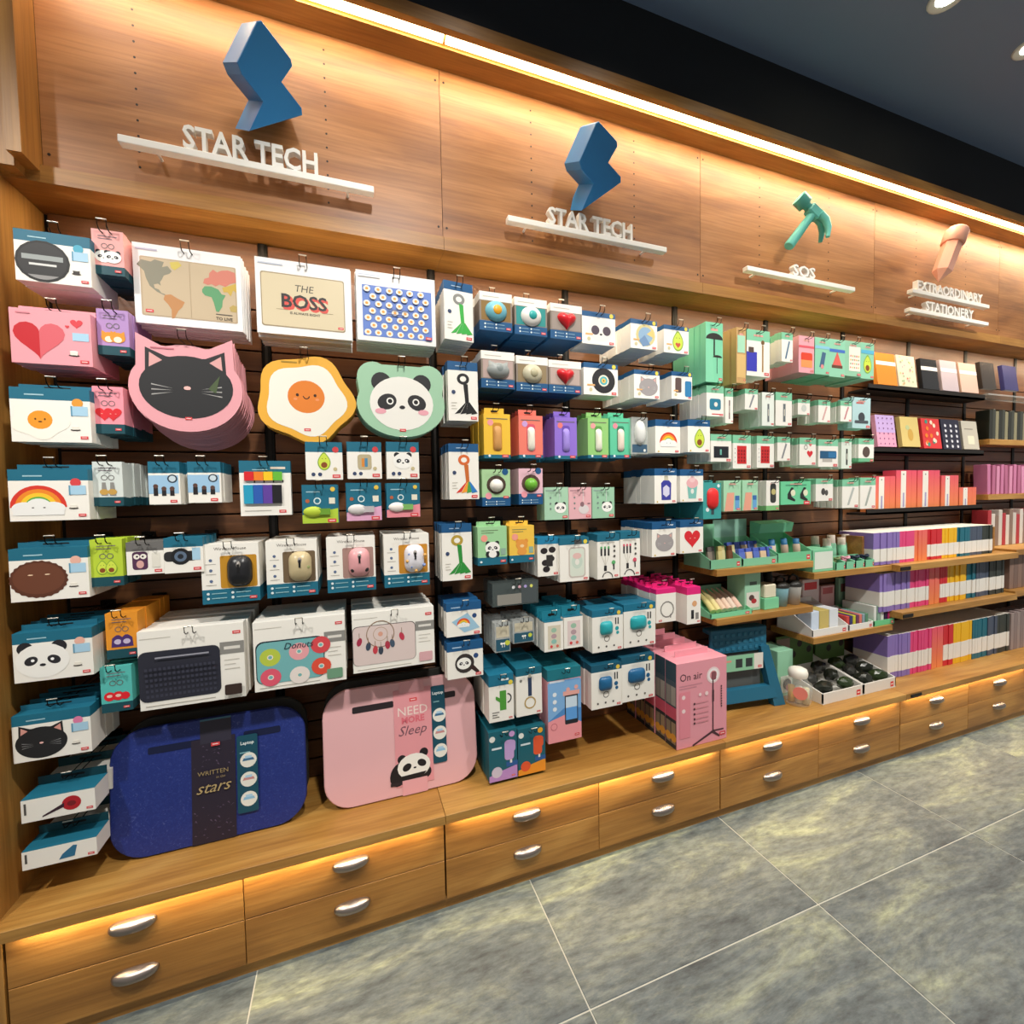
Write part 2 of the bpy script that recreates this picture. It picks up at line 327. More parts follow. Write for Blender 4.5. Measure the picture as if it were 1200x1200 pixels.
# ceiling
struct(MB().box(-2.6, .06, 2.525, 6.4, .1, CEIL, mat('#0d1116', .7)).build('trim_6'))
struct(MB().box(-2.6, -3.4, CEIL, 6.4, .34, CEIL+.04, mat('#6b7f9e', .55)).build('ceiling'))
dlr = MB().lathe([(.03,.0),(.046,-.004),(.05,-.004),(.052,0)], mat('#cfd2cf', .4), 20).mesh('trim_ring')
dll = MB().lathe([(.0,-.001),(.03,-.001)], emit('downlight_glow', '#fff3cf', 30.0), 20).mesh('lens')
for i, x in enumerate(DOWN_X):
    if x < 2.4 or x > 3.3: continue
    e = empty('downlight', (x, -.29, CEIL)); obj('trim_ring', dlr, e); obj('lens', dll, e)
    tag(e, ['round recessed ceiling spotlight glowing brightest at top of picture', 'round recessed ceiling spotlight at right edge beyond the brightest one', 'round recessed ceiling spotlight further right'][min(i-5, 2)], 'ceiling light', 'ceiling downlights')

# cabinets with drawers
hp = []
for i in range(19): a = PI*i/18; hp.append((.046*math.cos(a)*(1 if abs(math.cos(a)) < .99 else 1), .016*math.sin(a)**.6-.004))
pull = MB(); pull.dome([(math.copysign(abs(math.cos(a))**.75, math.cos(a))*.046, math.copysign(abs(math.sin(a))**.75, math.sin(a))*.0155) for a in [2*PI*(i+.5)/32 for i in range(32)]], 0, .022, STEEL, 8)
pullm = pull.mesh('cup_pull')
DRX = [.055, .5, 1., 1.5, 2., 2.5, 3., 3.5, 4., 4.5, 5.]
HZ = .222, .105
ordn = ['leftmost', 'second', 'third', 'fourth', 'fifth']
for u in range(5):
    a, b_ = DRX[2*u], DRX[2*u+2]
    c = empty('drawer_cabinet', ((a+b_)/2, .15, 0)); ox = (a+b_)/2
    MB().box(a-ox+.003, -.13, .034, b_-ox-.003, YB-.152, .272, OAK).box(a-ox, -.136, 0, b_-ox, YB-.152, .034, OAK).build('body', c)
    for q in (0, 1):
        for z0, z1, hz in ((.153, .272, HZ[0]), (.037, .151, HZ[1])):
            p, q2 = DRX[2*u+q]+(.0025 if q == 0 else .001), DRX[2*u+q+1]-(.001 if q == 0 else .0025)
            d = MB().box(-(q2-p)/2, 0, z0, (q2-p)/2, .018, z1, OAK, c=.0008).build('drawer', c, ((p+q2)/2-ox, -.15, 0))
            obj('cup_pull', pullm, d, (0, 0, hz))
    tag(c, ['low oak cabinet of four drawers below the blue laptop tray', 'low oak cabinet of four drawers below the hanging phone accessories', 'low oak cabinet of four drawers below the teal folding stool', 'low oak cabinet of four drawers below the rows of colourful notebooks', 'low oak cabinet of four drawers at the far right edge'][u], 'cabinet', 'drawer cabinets')
    t = MB().box(a if u else -.06, -.024, .2735, b_-.0012, YB+.012, CT, OAKC, c=.001).build('countertop')
    tag(t, ['oak countertop board carrying the two laptop trays', 'oak countertop board carrying the pink boxes', 'oak countertop board carrying the teal stool and glass jar', 'oak countertop board carrying the notebooks', 'oak countertop board at far right carrying grey books'][u], 'countertop', 'countertop boards')
    lamp('AREA', ((a+b_)/2, -.016, .2715), LEDLOW, (1.0, .76, .46), (math.radians(12), 0, 0), shape='RECTANGLE', size=b_-a-.06, size_y=.008)
    tag(MB().box(a+.03, -.021, .272, b_-.03, -.012, .2735, LEDM).build('led_strip'), 'warm strip light under the edge of the countertop, '+ordn[u]+' from left', 'strip light', 'countertop strip lights')

# ------------------------------------------------------------------ signs
WHITE3 = mat('#f4f1ea', .5, name='sign_white')
def sign(words, xa, xb, z, y, tz, tx, th, label):
    e = empty('shelf_sign', ((xa+xb)/2, .175, z)); o = (xa+xb)/2
    MB().box(xa-o, y-.175-.012, -.009, xb-o, y-.175+.012, .009, WHITE3, c=.0015).build('bar', e)
    for q in (.12, .88): MB().tube([(xa-o+(xb-xa)*q, y-.175, 0), (xa-o+(xb-xa)*q, 0, 0)], .004, WHITE3).build('standoff', e)
    cx = tx[0]
    for w_, t in words:
        vs, fs, tw, thh = text_geo(t, .02, .10); k = th/thh; kx = w_/tw
        MB_ = MB(); MB_.add([(a*kx, -c_*.10, b_*k) for a, b_, c_ in vs], fs, WHITE3); MB_.build('lettering', e, (cx-o, y-.175, th/2+.009))
    tag(e, label, 'sign', 'wall signs'); return e
sign([(0.308,'STAR TECH')], 0.2828, 0.8673, 2.0564, 0.13, 0, (0.5684,), 0.058, 'white raised STAR TECH sign on a bar below the large left bolt')
sign([(0.3205,'STAR TECH')], 1.2682, 1.8704, 2.054, 0.13, 0, (1.5671,), 0.055, 'white raised STAR TECH sign on a bar below the middle bolt')
sign([(0.1268,'SOS')], 2.2486, 2.8607, 2.0482, 0.13, 0, (2.5567,), 0.045, 'white raised SOS sign on a bar below the teal hammer')
sign([(0.5178,'EXTRAORDINARY')], 3.2485, 3.861, 2.0963, 0.13, 0, (3.5464,), 0.045, 'white raised EXTRAORDINARY lettering on the upper bar below the pink pencil')
sign([(0.3815,'STATIONERY')], 3.2324, 3.8575, 2.0093, 0.13, 0, (3.5427,), 0.045, 'white raised STATIONERY lettering on the lower bar below the pink pencil')
# sculpted emblems on the header
BLUE = mat('#2b7dbd', .45, name='emblem_blue')
def bolt(loc, k, rz, label, ry=0):
    P = [(-.10,.50),(.25,.36),(.28,.31),(.19,.10),(.46,-.02),(.48,-.08),(-.07,-.53),(.03,-.18),(-.22,-.06),(-.28,.02),(-.14,.47)][::-1]
    P = [(a*.9, b*.92) for a, b in P]
    m = MB(); m.extr([(a*k, b*k) for a, b in P], -.24*k, .22*k, BLUE, c=.012*k)
    o = m.build('bolt_emblem', None, loc, (math.radians(31), ry, rz)); tag(o, label, 'emblem', 'bolt emblems'); return o
bolt((0.5842,0.09,2.2462), .232, math.radians(30), "large blue lightning bolt emblem above the left STAR TECH sign")
bolt((1.5337,0.09,2.241), .238, math.radians(2), "blue lightning bolt emblem above the middle STAR TECH sign")
TEALM = mat('#66c2b6', .45, name='emblem_teal')
def hammer(loc, k):
    e = empty('hammer_emblem', loc); e.rotation_euler = (0, math.radians(38), math.radians(-12))
    MB().tube([(0,0,-.62*k),(0,0,-.60*k),(0,0,.25*k)], [.09*k,.105*k,.085*k], TEALM, 14).build('handle', e)
    h = MB(); h.box(-.15*k, -.10*k, .22*k, .15*k, .10*k, .45*k, TEALM, c=.03*k)
    h.tube([(-.13*k,0,.34*k),(-.22*k,0,.34*k),(-.24*k,0,.34*k),(-.46*k,0,.34*k)], [.085*k,.085*k,.15*k,.15*k], TEALM, 10); h.build('head', e)
    for q in (-1, 1): MB().tube([(.12*k, q*.05*k, .36*k), (.3*k, q*.06*k, .35*k), (.45*k, q*.08*k, .24*k), (.55*k, q*.1*k, .06*k)], [.085*k,.08*k,.065*k,.04*k], TEALM, 8).build('claw', e)
    tag(e, 'teal sculpted claw hammer mounted above the SOS sign', 'emblem')
hammer((2.5293,0.1,2.2518), .185)
PINKM = mat('#eeb29d', .5, name='emblem_pink')
def marker(loc, k):
    e = empty('pencil_emblem', loc); e.rotation_euler = (0, math.radians(20), math.radians(-20))
    MB().tube([(0,0,.18*k),(0,0,.19*k),(0,0,.42*k),(0,0,.47*k),(0,0,.5*k)], [.165*k,.18*k,.18*k,.15*k,.08*k], PINKM, 16).build('eraser_cap', e)
    b = MB(); n = 6; r = .15*k
    R = lambda z, r: [(r*math.cos(PI/3*i+.3), r*math.sin(PI/3*i+.3), z) for i in range(n)]
    vs = R(.2*k, r)+R(-.36*k, r)+[(0,0,-.56*k)]; b.add(vs, [(i, (i+n-1) % n, (i+n-1) % n+n, i+n) for i in range(n)]+[(i+n, (i+n-1) % n+n, 2*n) for i in range(n)], PINKM); b.build('body', e)
    tag(e, 'pink sculpted pencil mounted above the stationery sign', 'emblem')
marker((3.478,0.1,2.2903), .25)
# ================================================================== HANGING PRODUCTS
TEAL, WH, NAVY, MINT, PINK = '#1d6a83', '#f3efe6', '#1b5585', '#84c9a4', '#eca9b2'
def hook(x, z, y, short, side=''):
    m = MB(); L = YB-.005; w = .0085
    for q in (-w, w): m.tube([(q, L-y, 0), (q, -.012, 0), (q, -.02, .006), (q, -.022, .02)], .0013, HOOKM, 5)
    m.tube([(-w-.001, -.022, .02), (w+.001, -.022, .02)], .0017, TIPM, 5)
    m.box(-.016, L-y-.003, -.014, .016, L-y+.004, .010, HOOKM)
    o = m.build('display_hook', None, (x, y, z)); tag(o, 'black wire hook holding the '+short, 'hook', 'display hooks')
def carton(w, h, t, bands, c=0.0):
    m = MB(); z = h/2
    for fr, col in bands:
        z1 = z-fr*h; m.box(-w/2, 0, z1, w/2, t, z, col if not isinstance(col, str) else mat(col)); z = z1
    return m
def pk(R, name, short, label, cat, fn, bands, t=.03, n=1, pitch=None, hk=True, tab=None, rz=0.0, jit=.002, outline=None, dz=0.0, side=None, lean=0.0):
    x, y, z, w, h = R; bands = bands if isinstance(bands, list) else [(1.0, bands)]
    if outline: m = MB().extr([(a*w, b*h) for a, b in outline], 0, t, mat(bands[0][1]) if isinstance(bands[0][1], str) else bands[0][1])
    else: m = carton(w, h, t, bands)
    me = m.mesh(name); grp = short+' stack' if n > 1 else None
    o = obj(name, me, None, (x, y, z), (lean, 0, rz)); tag(o, label, cat, grp)
    P = Pr(w, h); fn(P)
    if P.b.f: P.b.build('printed_front', o)
    for nm_, m_ in P.pieces: m_.build(nm_, o)
    tme = None
    if tab:
        tw, th, tc = tab; tm = MB(); k = tw*w/2; zz = h/2
        tm.box(-k, t-.002, zz, k, t, zz+th, mat(tc)); tm.extr(rrect(-k*.35, zz+th*.45, k*.35, zz+th*.7, th*.1, 2), t-.0024, t-.002, DARK)
        tme = tm.mesh('hang_tab'); obj('hang_tab', tme, o)
    p = pitch or t*1.02; kmax = 0
    for i in range(1, n):
        yy = y+p*i
        if yy+t > YB-.003: break
        kmax = i
        c = o.copy(); COL.objects.link(c); c.location = (x+random.uniform(-jit, jit), yy, z+random.uniform(-jit, jit)+dz*i); c.rotation_euler = (lean, 0, rz+random.uniform(-.01, .01))
        c['label'] = 'spare '+short+' hanging behind the front one'
        if tme: obj('hang_tab', tme, c)
    if hk:
        hz = z+h/2+(tab[1]*.55 if tab else -min(.012, h*.08)); hook(x, hz, y-(.002 if not tab else -t+.004), short)
    return o
# --- prints
def warmer(motif, cup='#ece7da', dot='#4aa7c2', **kw):
    def f(P):
        P.rect(.18, .86, .42, .885, '#9fc6d2')
        motif(P.at(.36, .41, .43), **kw); P.circ(.84, .74, .085, dot); P.rect(.76, .50, .97, .68, '#a9cfe6'); P.rect(.75, .495, .77, .685, '#5f97b5')
        m_cup(P.at(.80, .27, .10), cup); P.red(.91, .09, .10)
    return f
def pinkwarm(P):
    m = P.at(.35, .42, .40); m.p([(x, y) for x, y in [(a, b) for a, b in HEART] if x <= .001], '#c3202b'); m.p([(a, b) for a, b in HEART if a >= -.001], '#d8616b')
    P.at(.82, .78, .10).heart(0, 0, 1, '#d8414b'); P.at(.70,.72,.035).heart(0,0,1,'#d8414b'); P.rect(.76, .47, .97, .62, '#a9cfe6'); m_cup(P.at(.77,.23,.11)); P.red(.90,.08,.11); P.lines(.08,.25,.92,1,.05,'#cf7f8c')
DT = '#174a55'
def ring(motif, **kw):
    def f(P):
        P.lines(.2, .8, .86, 2, .06, '#7d6f78', .008); m_rings(P.at(.5, .64, .15)); motif(P.at(.36, .40, .165), **kw); motif(P.at(.64, .40, .165), **kw); P.red(.80, .09, .2)
    return f
C = [('cup_warmer_box', 'mug warmer box')]
RB = [(.80, None), (.20, DT)]
def rb(c): return [(.80, c), (.20, DT)]
WT = .031
WB = [(.22, TEAL), (.78, WH)]
T1 = (.98, .012, TEAL)
pk((0.1827,0.05,1.7252,0.13,0.1085), 'mug_warmer_box', 'black disc mug warmer box', 'white and teal mug warmer box with glossy black disc, top of left column', 'box', warmer(m_disc, '#3a3533'), WB, t=WT, n=4, tab=T1)
pk((0.1719,0.05,1.5531,0.1388,0.1168), 'mug_warmer_box', 'pink heart mug warmer box', 'pink mug warmer box with half red heart, left column', 'box', pinkwarm, '#ea9fa9', t=WT, n=4, tab=(.98,.014,'#ea9fa9'))
pk((0.1631,0.05,1.3835,0.1375,0.1178), 'mug_warmer_box', 'fried egg mug warmer box', 'white mug warmer box with smiling fried egg, left column', 'box', warmer(m_egg, dot='#e39a3a'), WB, t=WT, n=4, tab=T1)
pk((0.1518,0.05,1.2079,0.1374,0.1131), 'mug_warmer_box', 'rainbow mug warmer box', 'white mug warmer box with rainbow and cloud, left column', 'box', warmer(m_rainbow, dot='#d8464a'), WB, t=WT, n=4, tab=T1)
pk((0.1442,0.05,1.0326,0.1363,0.1161), 'mug_warmer_box', 'chocolate biscuit mug warmer box', 'white mug warmer box with round brown biscuit, left column', 'box', warmer(m_choc, dot='#e9b4a2'), WB, t=WT, n=4, tab=T1)
pk((0.1423,0.05,0.8501,0.1386,0.1097), 'mug_warmer_box', 'panda mug warmer box', 'white mug warmer box with panda face, left column', 'box', warmer(m_panda, dot='#e9b4a2'), WB, t=WT, n=4, tab=T1)
pk((0.1315,0.05,0.6697,0.1371,0.1049), 'mug_warmer_box', 'black cat mug warmer box', 'white mug warmer box with black cat face, left column', 'box', warmer(m_cat, dot='#e07fa8'), WB, t=WT, n=4, tab=T1)
def gadget(col, kind):
    def f(P):
        m = P.at(.62, .5, .40)
        if kind: m.e(.35,.05,.85,.8,col).e(.35,0,.4,.3,'#7a1a22').p([(-.3,.2),(-.3,-.25),(-2.2,-.95),(-2.2,-.8)], '#3a2430')
        else: m.p([(-1.1,-.8),(.6,-.7),(.9,.75),(.5,.85),(-.7,-.1)], col)
        P.red(.92,.15,.09); P.rect(.04,.35,.07,.85,'#55524f')
    return f
def flatbox(R, short, label, fn):
    o = pk(R, 'gadget_box', short, label, 'box', fn, WH, t=.06, n=3, pitch=.075, tab=(.98,.02,DT))
    x, y, z, w, h = R; m = MB(); m.box(-w/2, .0, h/2, w/2, .06, h/2+.0006, mat(TEAL)); m.extr([(0,0)], 0, 0, mat(TEAL)) if False else None; m.build('printed_lid', o)
flatbox((0.1399,0.04,0.5104,0.1299,0.0507), 'red gadget box', 'flat white box with a red spiked gadget on its front, below the black cat box', gadget('#b3202a', 1))
flatbox((0.1369,0.04,0.3992,0.1317,0.0412), 'blue gadget box', 'flat white box with a blue wedge on its front, lowest in left column', gadget('#2f6f93', 0))
# phone rings
def pandas(m): m_panda(m)
def bagm(m): m.p([(-.7,-.9),(.7,-.9),(.6,.3),(.15,.7),(-.15,.7),(-.6,.3)], '#4a2f6e').e(0,-.2,.4,.35,'#c9bcd8')
def cherry(m): m.e(-.3,-.3,.6,.6,'#e0242e').e(.45,-.35,.5,.5,'#e0242e'); m.e(-.3,-.25,.3,.2,'#f2c7b8')
def shiba(m): m.e(0,-.1,.85,.7,'#e3952f').e(0,-.35,.45,.4,'#f6ead0').p([(-.8,.2),(-.75,.8),(-.3,.5)],'#e3952f').p([(.8,.2),(.3,.5),(.75,.8)],'#e3952f')
def giraffe(m): m.p([(-.3,-1),(.4,-1),(.2,.8),(-.2,.8)],'#8c8a86').e(0,-.5,.5,.4,'#c39a4d')
pk((0.2723,0.07,1.7618,0.0586,0.1003), 'phone_ring_box', 'pink panda phone ring box', 'pink phone ring box with two pandas, top row', 'box', ring(m_panda), rb('#efa8a4'), t=.022, n=7)
pk((0.2738,0.07,1.5816,0.0591,0.1035), 'phone_ring_box', 'purple shiba phone ring box', 'lilac phone ring box with two orange dogs', 'box', ring(shiba), rb('#b18cc4'), t=.022, n=6)
pk((0.2571,0.07,1.4027,0.0573,0.1081), 'phone_ring_box', 'heart phone ring box', 'pink phone ring box with two red hearts', 'box', ring(m_heartface), rb('#ef96a4'), t=.022, n=7)
pk((0.2486,0.07,1.232,0.0557,0.103), 'phone_ring_box', 'grey phone ring box', 'pale grey phone ring box with two animals beside the rainbow box', 'box', ring(giraffe), rb('#d5dcd8'), t=.014, n=12)
pk((0.2422,0.06,1.0491,0.0601,0.1091), 'phone_ring_box', 'avocado phone ring box', 'lime green phone ring box with two avocados', 'box', ring(m_avo), rb('#b9d13c'), t=.022, n=4)
pk((0.2594,0.07,0.8737,0.0618,0.1079), 'phone_ring_box', 'orange phone ring box', 'orange phone ring box with purple bags', 'box', ring(bagm), rb('#e8962c'), t=.022, n=9)
pk((0.2432,0.07,0.7469,0.0599,0.1082), 'phone_ring_box', 'turquoise cherry phone ring box', 'turquoise phone ring box with red cherries, lowest of the ring boxes', 'box', ring(cherry), rb('#58bdb6'), t=.022, n=4)
def owl(P): m = P.at(.36,.42,.30); m.p(rrect(-.65,-.9,.65,.95,.3),'#54304f').e(-.28,.45,.27,.27,'#f5efe4').e(.28,.45,.27,.27,'#f5efe4').e(-.24,.45,.1,.1,'#201820',n=8).e(.24,.45,.1,.1,'#201820',n=8).e(0,-.35,.32,.4,'#d9a7a0'); P.rect(.68,.2,.9,.65,'#e4e0d4'); P.red(.84,.1,.2)
pk((0.3157,0.06,1.0552,0.0729,0.0771), 'lens_pack', 'owl speaker pack', 'small grey topped pack with purple owl', 'pack', owl, [(.28,'#6d6b69'),(.72,WH)], t=.022, n=5)
def fish(P): m = P.at(.42,.45,.33); m.p(rrect(-1.2,-.35,1.2,.5,.3),'#2a2a2c').e(0,.05,.72,.72,'#1d1d20').e(0,.05,.45,.45,'#5d6f86').e(0,.05,.22,.22,'#20242c'); P.rect(.72,.35,.93,.7,'#a9cfe6'); P.red(.84,.1,.2)
pk((0.3925,0.06,1.0574,0.08,0.0853), 'lens_pack', 'fisheye lens pack', 'small teal topped pack with a black phone lens', 'pack', fish, [(.27,TEAL),(.73,WH)], t=.022, n=5)
def lens(P):
    P.rect(0,.25,.95,.68,'#9cc2e0')
    for u, s in ((.22,.16),(.48,.12),(.74,.12)): P.rect(u-.07,.2,u+.07,.2+s*1.2,'#241f20'); P.circ(u,.2+s*1.4,.05,'#5d4038')
    P.circ(.76,.60,.10,'#2c3a4a'); P.circ(.76,.60,.07,'#c7d6de'); P.red(.78,.07,.22)
pk((0.3576,0.07,1.233,0.0632,0.1026), 'lens_pack', 'left phone lens kit pack', 'white and teal phone lens kit pack with blue picture, left of two', 'pack', lens, [(.27,TEAL),(.73,WH)], t=.022, n=3)
pk((0.4401,0.07,1.2343,0.0701,0.101), 'lens_pack', 'right phone lens kit pack', 'white and teal phone lens kit pack with blue picture, right of two', 'pack', lens, [(.27,TEAL),(.73,WH)], t=.022, n=5)
# mouse pads
def land(m, s, col): m.p(s, col)
def worldmap(P):
    P.rect(.06,.10,.95,.84,'#b7a286',.02); P.rect(.075,.115,.935,.825,'#c4b092',.02); g = P.at(.5,.46,.37)
    g.p([(-1.5,.72),(-1.38,.9),(-1.1,.86),(-.98,.95),(-.72,.9),(-.78,.72),(-.62,.78),(-.5,.62),(-.58,.52),(-.74,.44),(-.8,.3),(-.86,.2),(-.84,.08),(-.92,.14),(-1.04,.1),(-1.02,-.02),(-.9,-.06),(-.84,-.16),(-.72,-.2),(-.74,-.24),(-.96,-.14),(-1.16,.04),(-1.26,.3),(-1.3,.52)],'#8a8674')
    g.p([(-.55,.92),(-.3,.98),(-.2,.86),(-.42,.66),(-.52,.74)],'#cdb95a')
    g.p([(-.74,-.22),(-.56,-.18),(-.4,-.28),(-.16,-.4),(-.24,-.58),(-.36,-.72),(-.48,-.98),(-.56,-1.0),(-.56,-.7),(-.66,-.52),(-.78,-.38)],'#bd8654')
    g.p([(.42,.34),(.46,.5),(.6,.56),(.62,.72),(.74,.86),(.86,.78),(1.0,.86),(1.2,.9),(1.42,.84),(1.45,.5),(1.25,.42),(1.1,.3),(.92,.36),(.8,.28),(.68,.34),(.56,.3)],'#cd7d6c')
    g.p([(.38,.12),(.46,.24),(.66,.26),(.88,.18),(.98,.02),(1.1,.0),(1.0,-.2),(.98,-.42),(.86,-.62),(.78,-.6),(.72,-.3),(.66,-.12),(.46,-.08),(.38,.02)],'#5f9a6c')
    g.p([(1.0,.26),(1.2,.34),(1.44,.46),(1.44,.14),(1.34,.2),(1.26,-.02),(1.16,.12),(1.04,.1)],'#c9a94c'); g.p([(1.2,-.42),(1.32,-.32),(1.44,-.36),(1.42,-.58),(1.24,-.56)],'#b79f5a')
    P.rect(.505,.12,.51,.82,'#b09a7c'); P.text('TO LIVE',.82,.145,.04,'#2e2a26',bold=.02); P.lines(.74,.9,.2,1,.1,'#5a554c',.006); P.red(.13,.16,.07); P.rect(.03,.92,.22,.94,'#c3bccf')
pk((0.4197,0.1,1.7143,0.2256,0.1893), 'mouse_pad', 'world map mouse pad', 'white carded mouse pad printed with a vintage world map', 'mouse pad', worldmap, '#efecea', t=.006, n=14, pitch=.0075, jit=.003)
def boss(P):
    P.rect(.05,.10,.93,.82,'#a18f70',.03); P.rect(.06,.115,.92,.805,'#d6c7a6',.03); P.text('THE',.5,.64,.09,'#3b3834',shear=.15)
    for d in (.018,.012,.006): P.text('BOSS',.5+d,.45-d*1.2,.19,'#d8544a',maxw=.62,bold=.03)
    P.text('BOSS',.495,.46,.19,'#343130',maxw=.62,bold=.02); P.text('IS ALWAYS RIGHT',.5,.30,.035,'#3b3834',bold=.02); P.rect(.2,.335,.32,.34,'#8c7a5e'); P.rect(.68,.335,.8,.34,'#8c7a5e'); P.red(.88,.15,.06); P.rect(.03,.92,.28,.94,'#c3c9d6')
pk((0.6799,0.1,1.7195,0.2313,0.1931), 'mouse_pad', 'THE BOSS mouse pad', 'white carded beige mouse pad lettered THE BOSS', 'mouse pad', boss, '#efecea', t=.006, n=14, pitch=.0075, jit=.003)
def eggs(P):
    P.rect(.07,.07,.95,.80,'#5f7fc9',.01)
    for j in range(7):
        for i in range(8):
            u = .13+.135*i+(.065 if j % 2 else 0); v = .125+.102*j
            if u < .92: m = P.at(u+random.uniform(-.008,.008),v,.046); m.e(0,0,1.05,.95,'#f3e9d8',n=10).e(0,0,.5,.45,'#ea9a35',n=8)
    P.lines(.38,.66,.47,2,.07,'#40507c',.006); P.red(.9,.1,.08); P.rect(.03,.92,.3,.94,'#c3c9d6')
pk((0.9197,0.1,1.7238,0.2184,0.1918), 'mouse_pad', 'egg pattern mouse pad', 'white carded blue mouse pad with a pattern of fried eggs', 'mouse pad', eggs, '#efecea', t=.006, n=14, pitch=.0075, jit=.003)
CATO = [(a*.5, b*.5/.86+.0) for a, b in catpts()]
def catpad(P):
    m = P.at(.5,.50,.42); m_cat(m, '#2a2a2c', '#d9a2a0', '#a9a7a5'); P.rect(.2,.85,.4,.865,'#c0707c'); P.red(.5,.14,.06)
    m.p([(.45,-.1),(.72,.25),(.62,-.2)], '#4b5a3c')
pk((0.4109,0.08,1.4742,0.2363,0.2318), 'mouse_pad', 'black cat mouse pad', 'cat shaped mouse pad with black face on pink card', 'mouse pad', catpad, '#e3a0a8', t=.004, n=16, pitch=.0085, outline=CATO, dz=-.0022)
def eggo(P): 
    P.raw([(a*P.w*.385,b*P.h*.385-.003) for a,b in EGGO2],'#eeeadd'); P.at(.5,.52,.18).e(0,0,1.05,1.0,'#e07f2e',n=28); m=P.at(.5,.52,.18); m.e(-.5,.1,.09,.1,'#3c2112',n=8).e(.5,.1,.09,.1,'#3c2112',n=8).arc(0,.05,.2,.06,'#3c2112',180,360); m.e(-.62,-.15,.12,.08,'#e9935e',n=8).e(.62,-.15,.12,.08,'#e9935e',n=8); P.rect(.27,.885,.42,.9,'#a8862f'); P.red(.5,.155,.065)
EGGO2 = [((1+.07*math.cos(5*a+.6))*math.cos(a), (1+.07*math.cos(5*a+.6))*math.sin(a)) for a in [2*PI*i/50 for i in range(50)]]
EGGO = [(a*.47, b*.47) for a, b in EGGO2]
pk((0.6764,0.08,1.4534,0.2478,0.2377), 'mouse_pad', 'fried egg mouse pad', 'egg shaped mouse pad with smiling orange yolk on yellow card', 'mouse pad', eggo, '#e8ac3c', t=.004, n=10, pitch=.0085, outline=EGGO)
def pano(P): m = P.at(.5,.46,.42); m.e(-.62,.62,.3,.3,'#2a292b').e(.62,.62,.3,.3,'#2a292b').e(0,-.02,.98,.84,'#edeae2',n=30); m.e(-.46,.02,.30,.24,'#2b2a2c',rot=25).e(.46,.02,.30,.24,'#2b2a2c',rot=-25); [m.e(q*.4+.03,.04,.11,.11,'#f2f0ea',n=12).e(q*.4+.03,.04,.07,.07,'#201f20',n=10) for q in (-1,1)]; m.e(0,-.14,.09,.06,'#26262a',n=10); m.e(-.66,-.28,.17,.09,'#e8a6b2',n=12).e(.66,-.28,.17,.09,'#e8a6b2',n=12); P.red(.5,.10,.07)
PANO = [(a*.5, b*.5) for a, b in (pts_ell(.62,.55,.36,.4,8,-10,120)+pts_ell(-.62,.55,.36,.4,8,60,190)+pts_ell(0,-.12,1.0,.86,22,160,380))]
pk((0.9243,0.08,1.4633,0.2437,0.2136), 'mouse_pad', 'panda mouse pad', 'panda shaped mouse pad on mint green card', 'mouse pad', pano, '#9fc8a8', t=.004, n=10, pitch=.0085, outline=PANO)
# straps, small cards
def straps(P):
    P.nm = 'strap'
    P.rect(.25,.83,.55,.845,'#9fc6d2'); P.rect(.6,.85,.9,.89,'#e8d9c8')
    for i, c in enumerate(('#d8232b','#ee7f27','#f4c722','#67b83a')): P.pc().box((-.40+.185*i)*P.w,-.006,.14*P.h,(-.22+.185*i)*P.w,0,.36*P.h-.14*P.h+.08*P.h,mat(c)); P.rect(.275+.185*i,.60,.30+.185*i,.65,'#1c1a1a')
    for i, c in enumerate(('#259cc0','#2a5bb0','#5f3f9c','#1c1b20')): P.pc().box((-.42+.185*i)*P.w,-.006,-.28*P.h,(-.24+.185*i)*P.w,0,.06*P.h,mat(c))
    P.red(.82,.07,.14); P.lines(.08,.6,.09,1,.05,'#b9b4ac',.006)
pk((0.5738,0.07,1.2178,0.1169,0.1403), 'cable_strap_pack', 'rainbow cable strap pack', 'white pack of eight rainbow coloured cable straps', 'pack', straps, [(.22,TEAL),(.78,WH)], t=.012, n=3)
def blist(motif, dot='#d8464a', **kw):
    def f(P): motif(P.at(.5,.48,.26), **kw); P.circ(.82,.80,.08,dot); P.circ(.2,.14,.05,'#39486a'); P.circ(.38,.14,.05,'#39486a'); m_avo(P.at(.8,.22,.06)) if False else P.circ(.8,.28,.05,'#c8b98e'); P.red(.83,.09,.22)
    return f
def bear(m): m.p(rrect(-.7,-.9,.7,.7,.3),'#bcae8c').r(-.3,-.6,0,.3,'#d98b3e').r(0,-.6,.3,.3,'#4c88a8')
for i, (R, nm, mo, lb) in enumerate([((0.7147,0.07,1.2889,0.0906,0.1001),'avocado charm pack',m_avo,'white teal topped pack with green avocado charm'),((0.8177,0.07,1.2909,0.0893,0.1006),'striped charm pack',bear,'white teal topped pack with orange and blue charm'),((0.9209,0.07,1.2917,0.0897,0.1035),'panda charm pack',m_panda,'white teal topped pack with small panda charm')]):
    pk(R, 'charm_pack', nm, lb, 'pack', blist(mo), [(.27,TEAL),(.73,WH)], t=.012, n=3)
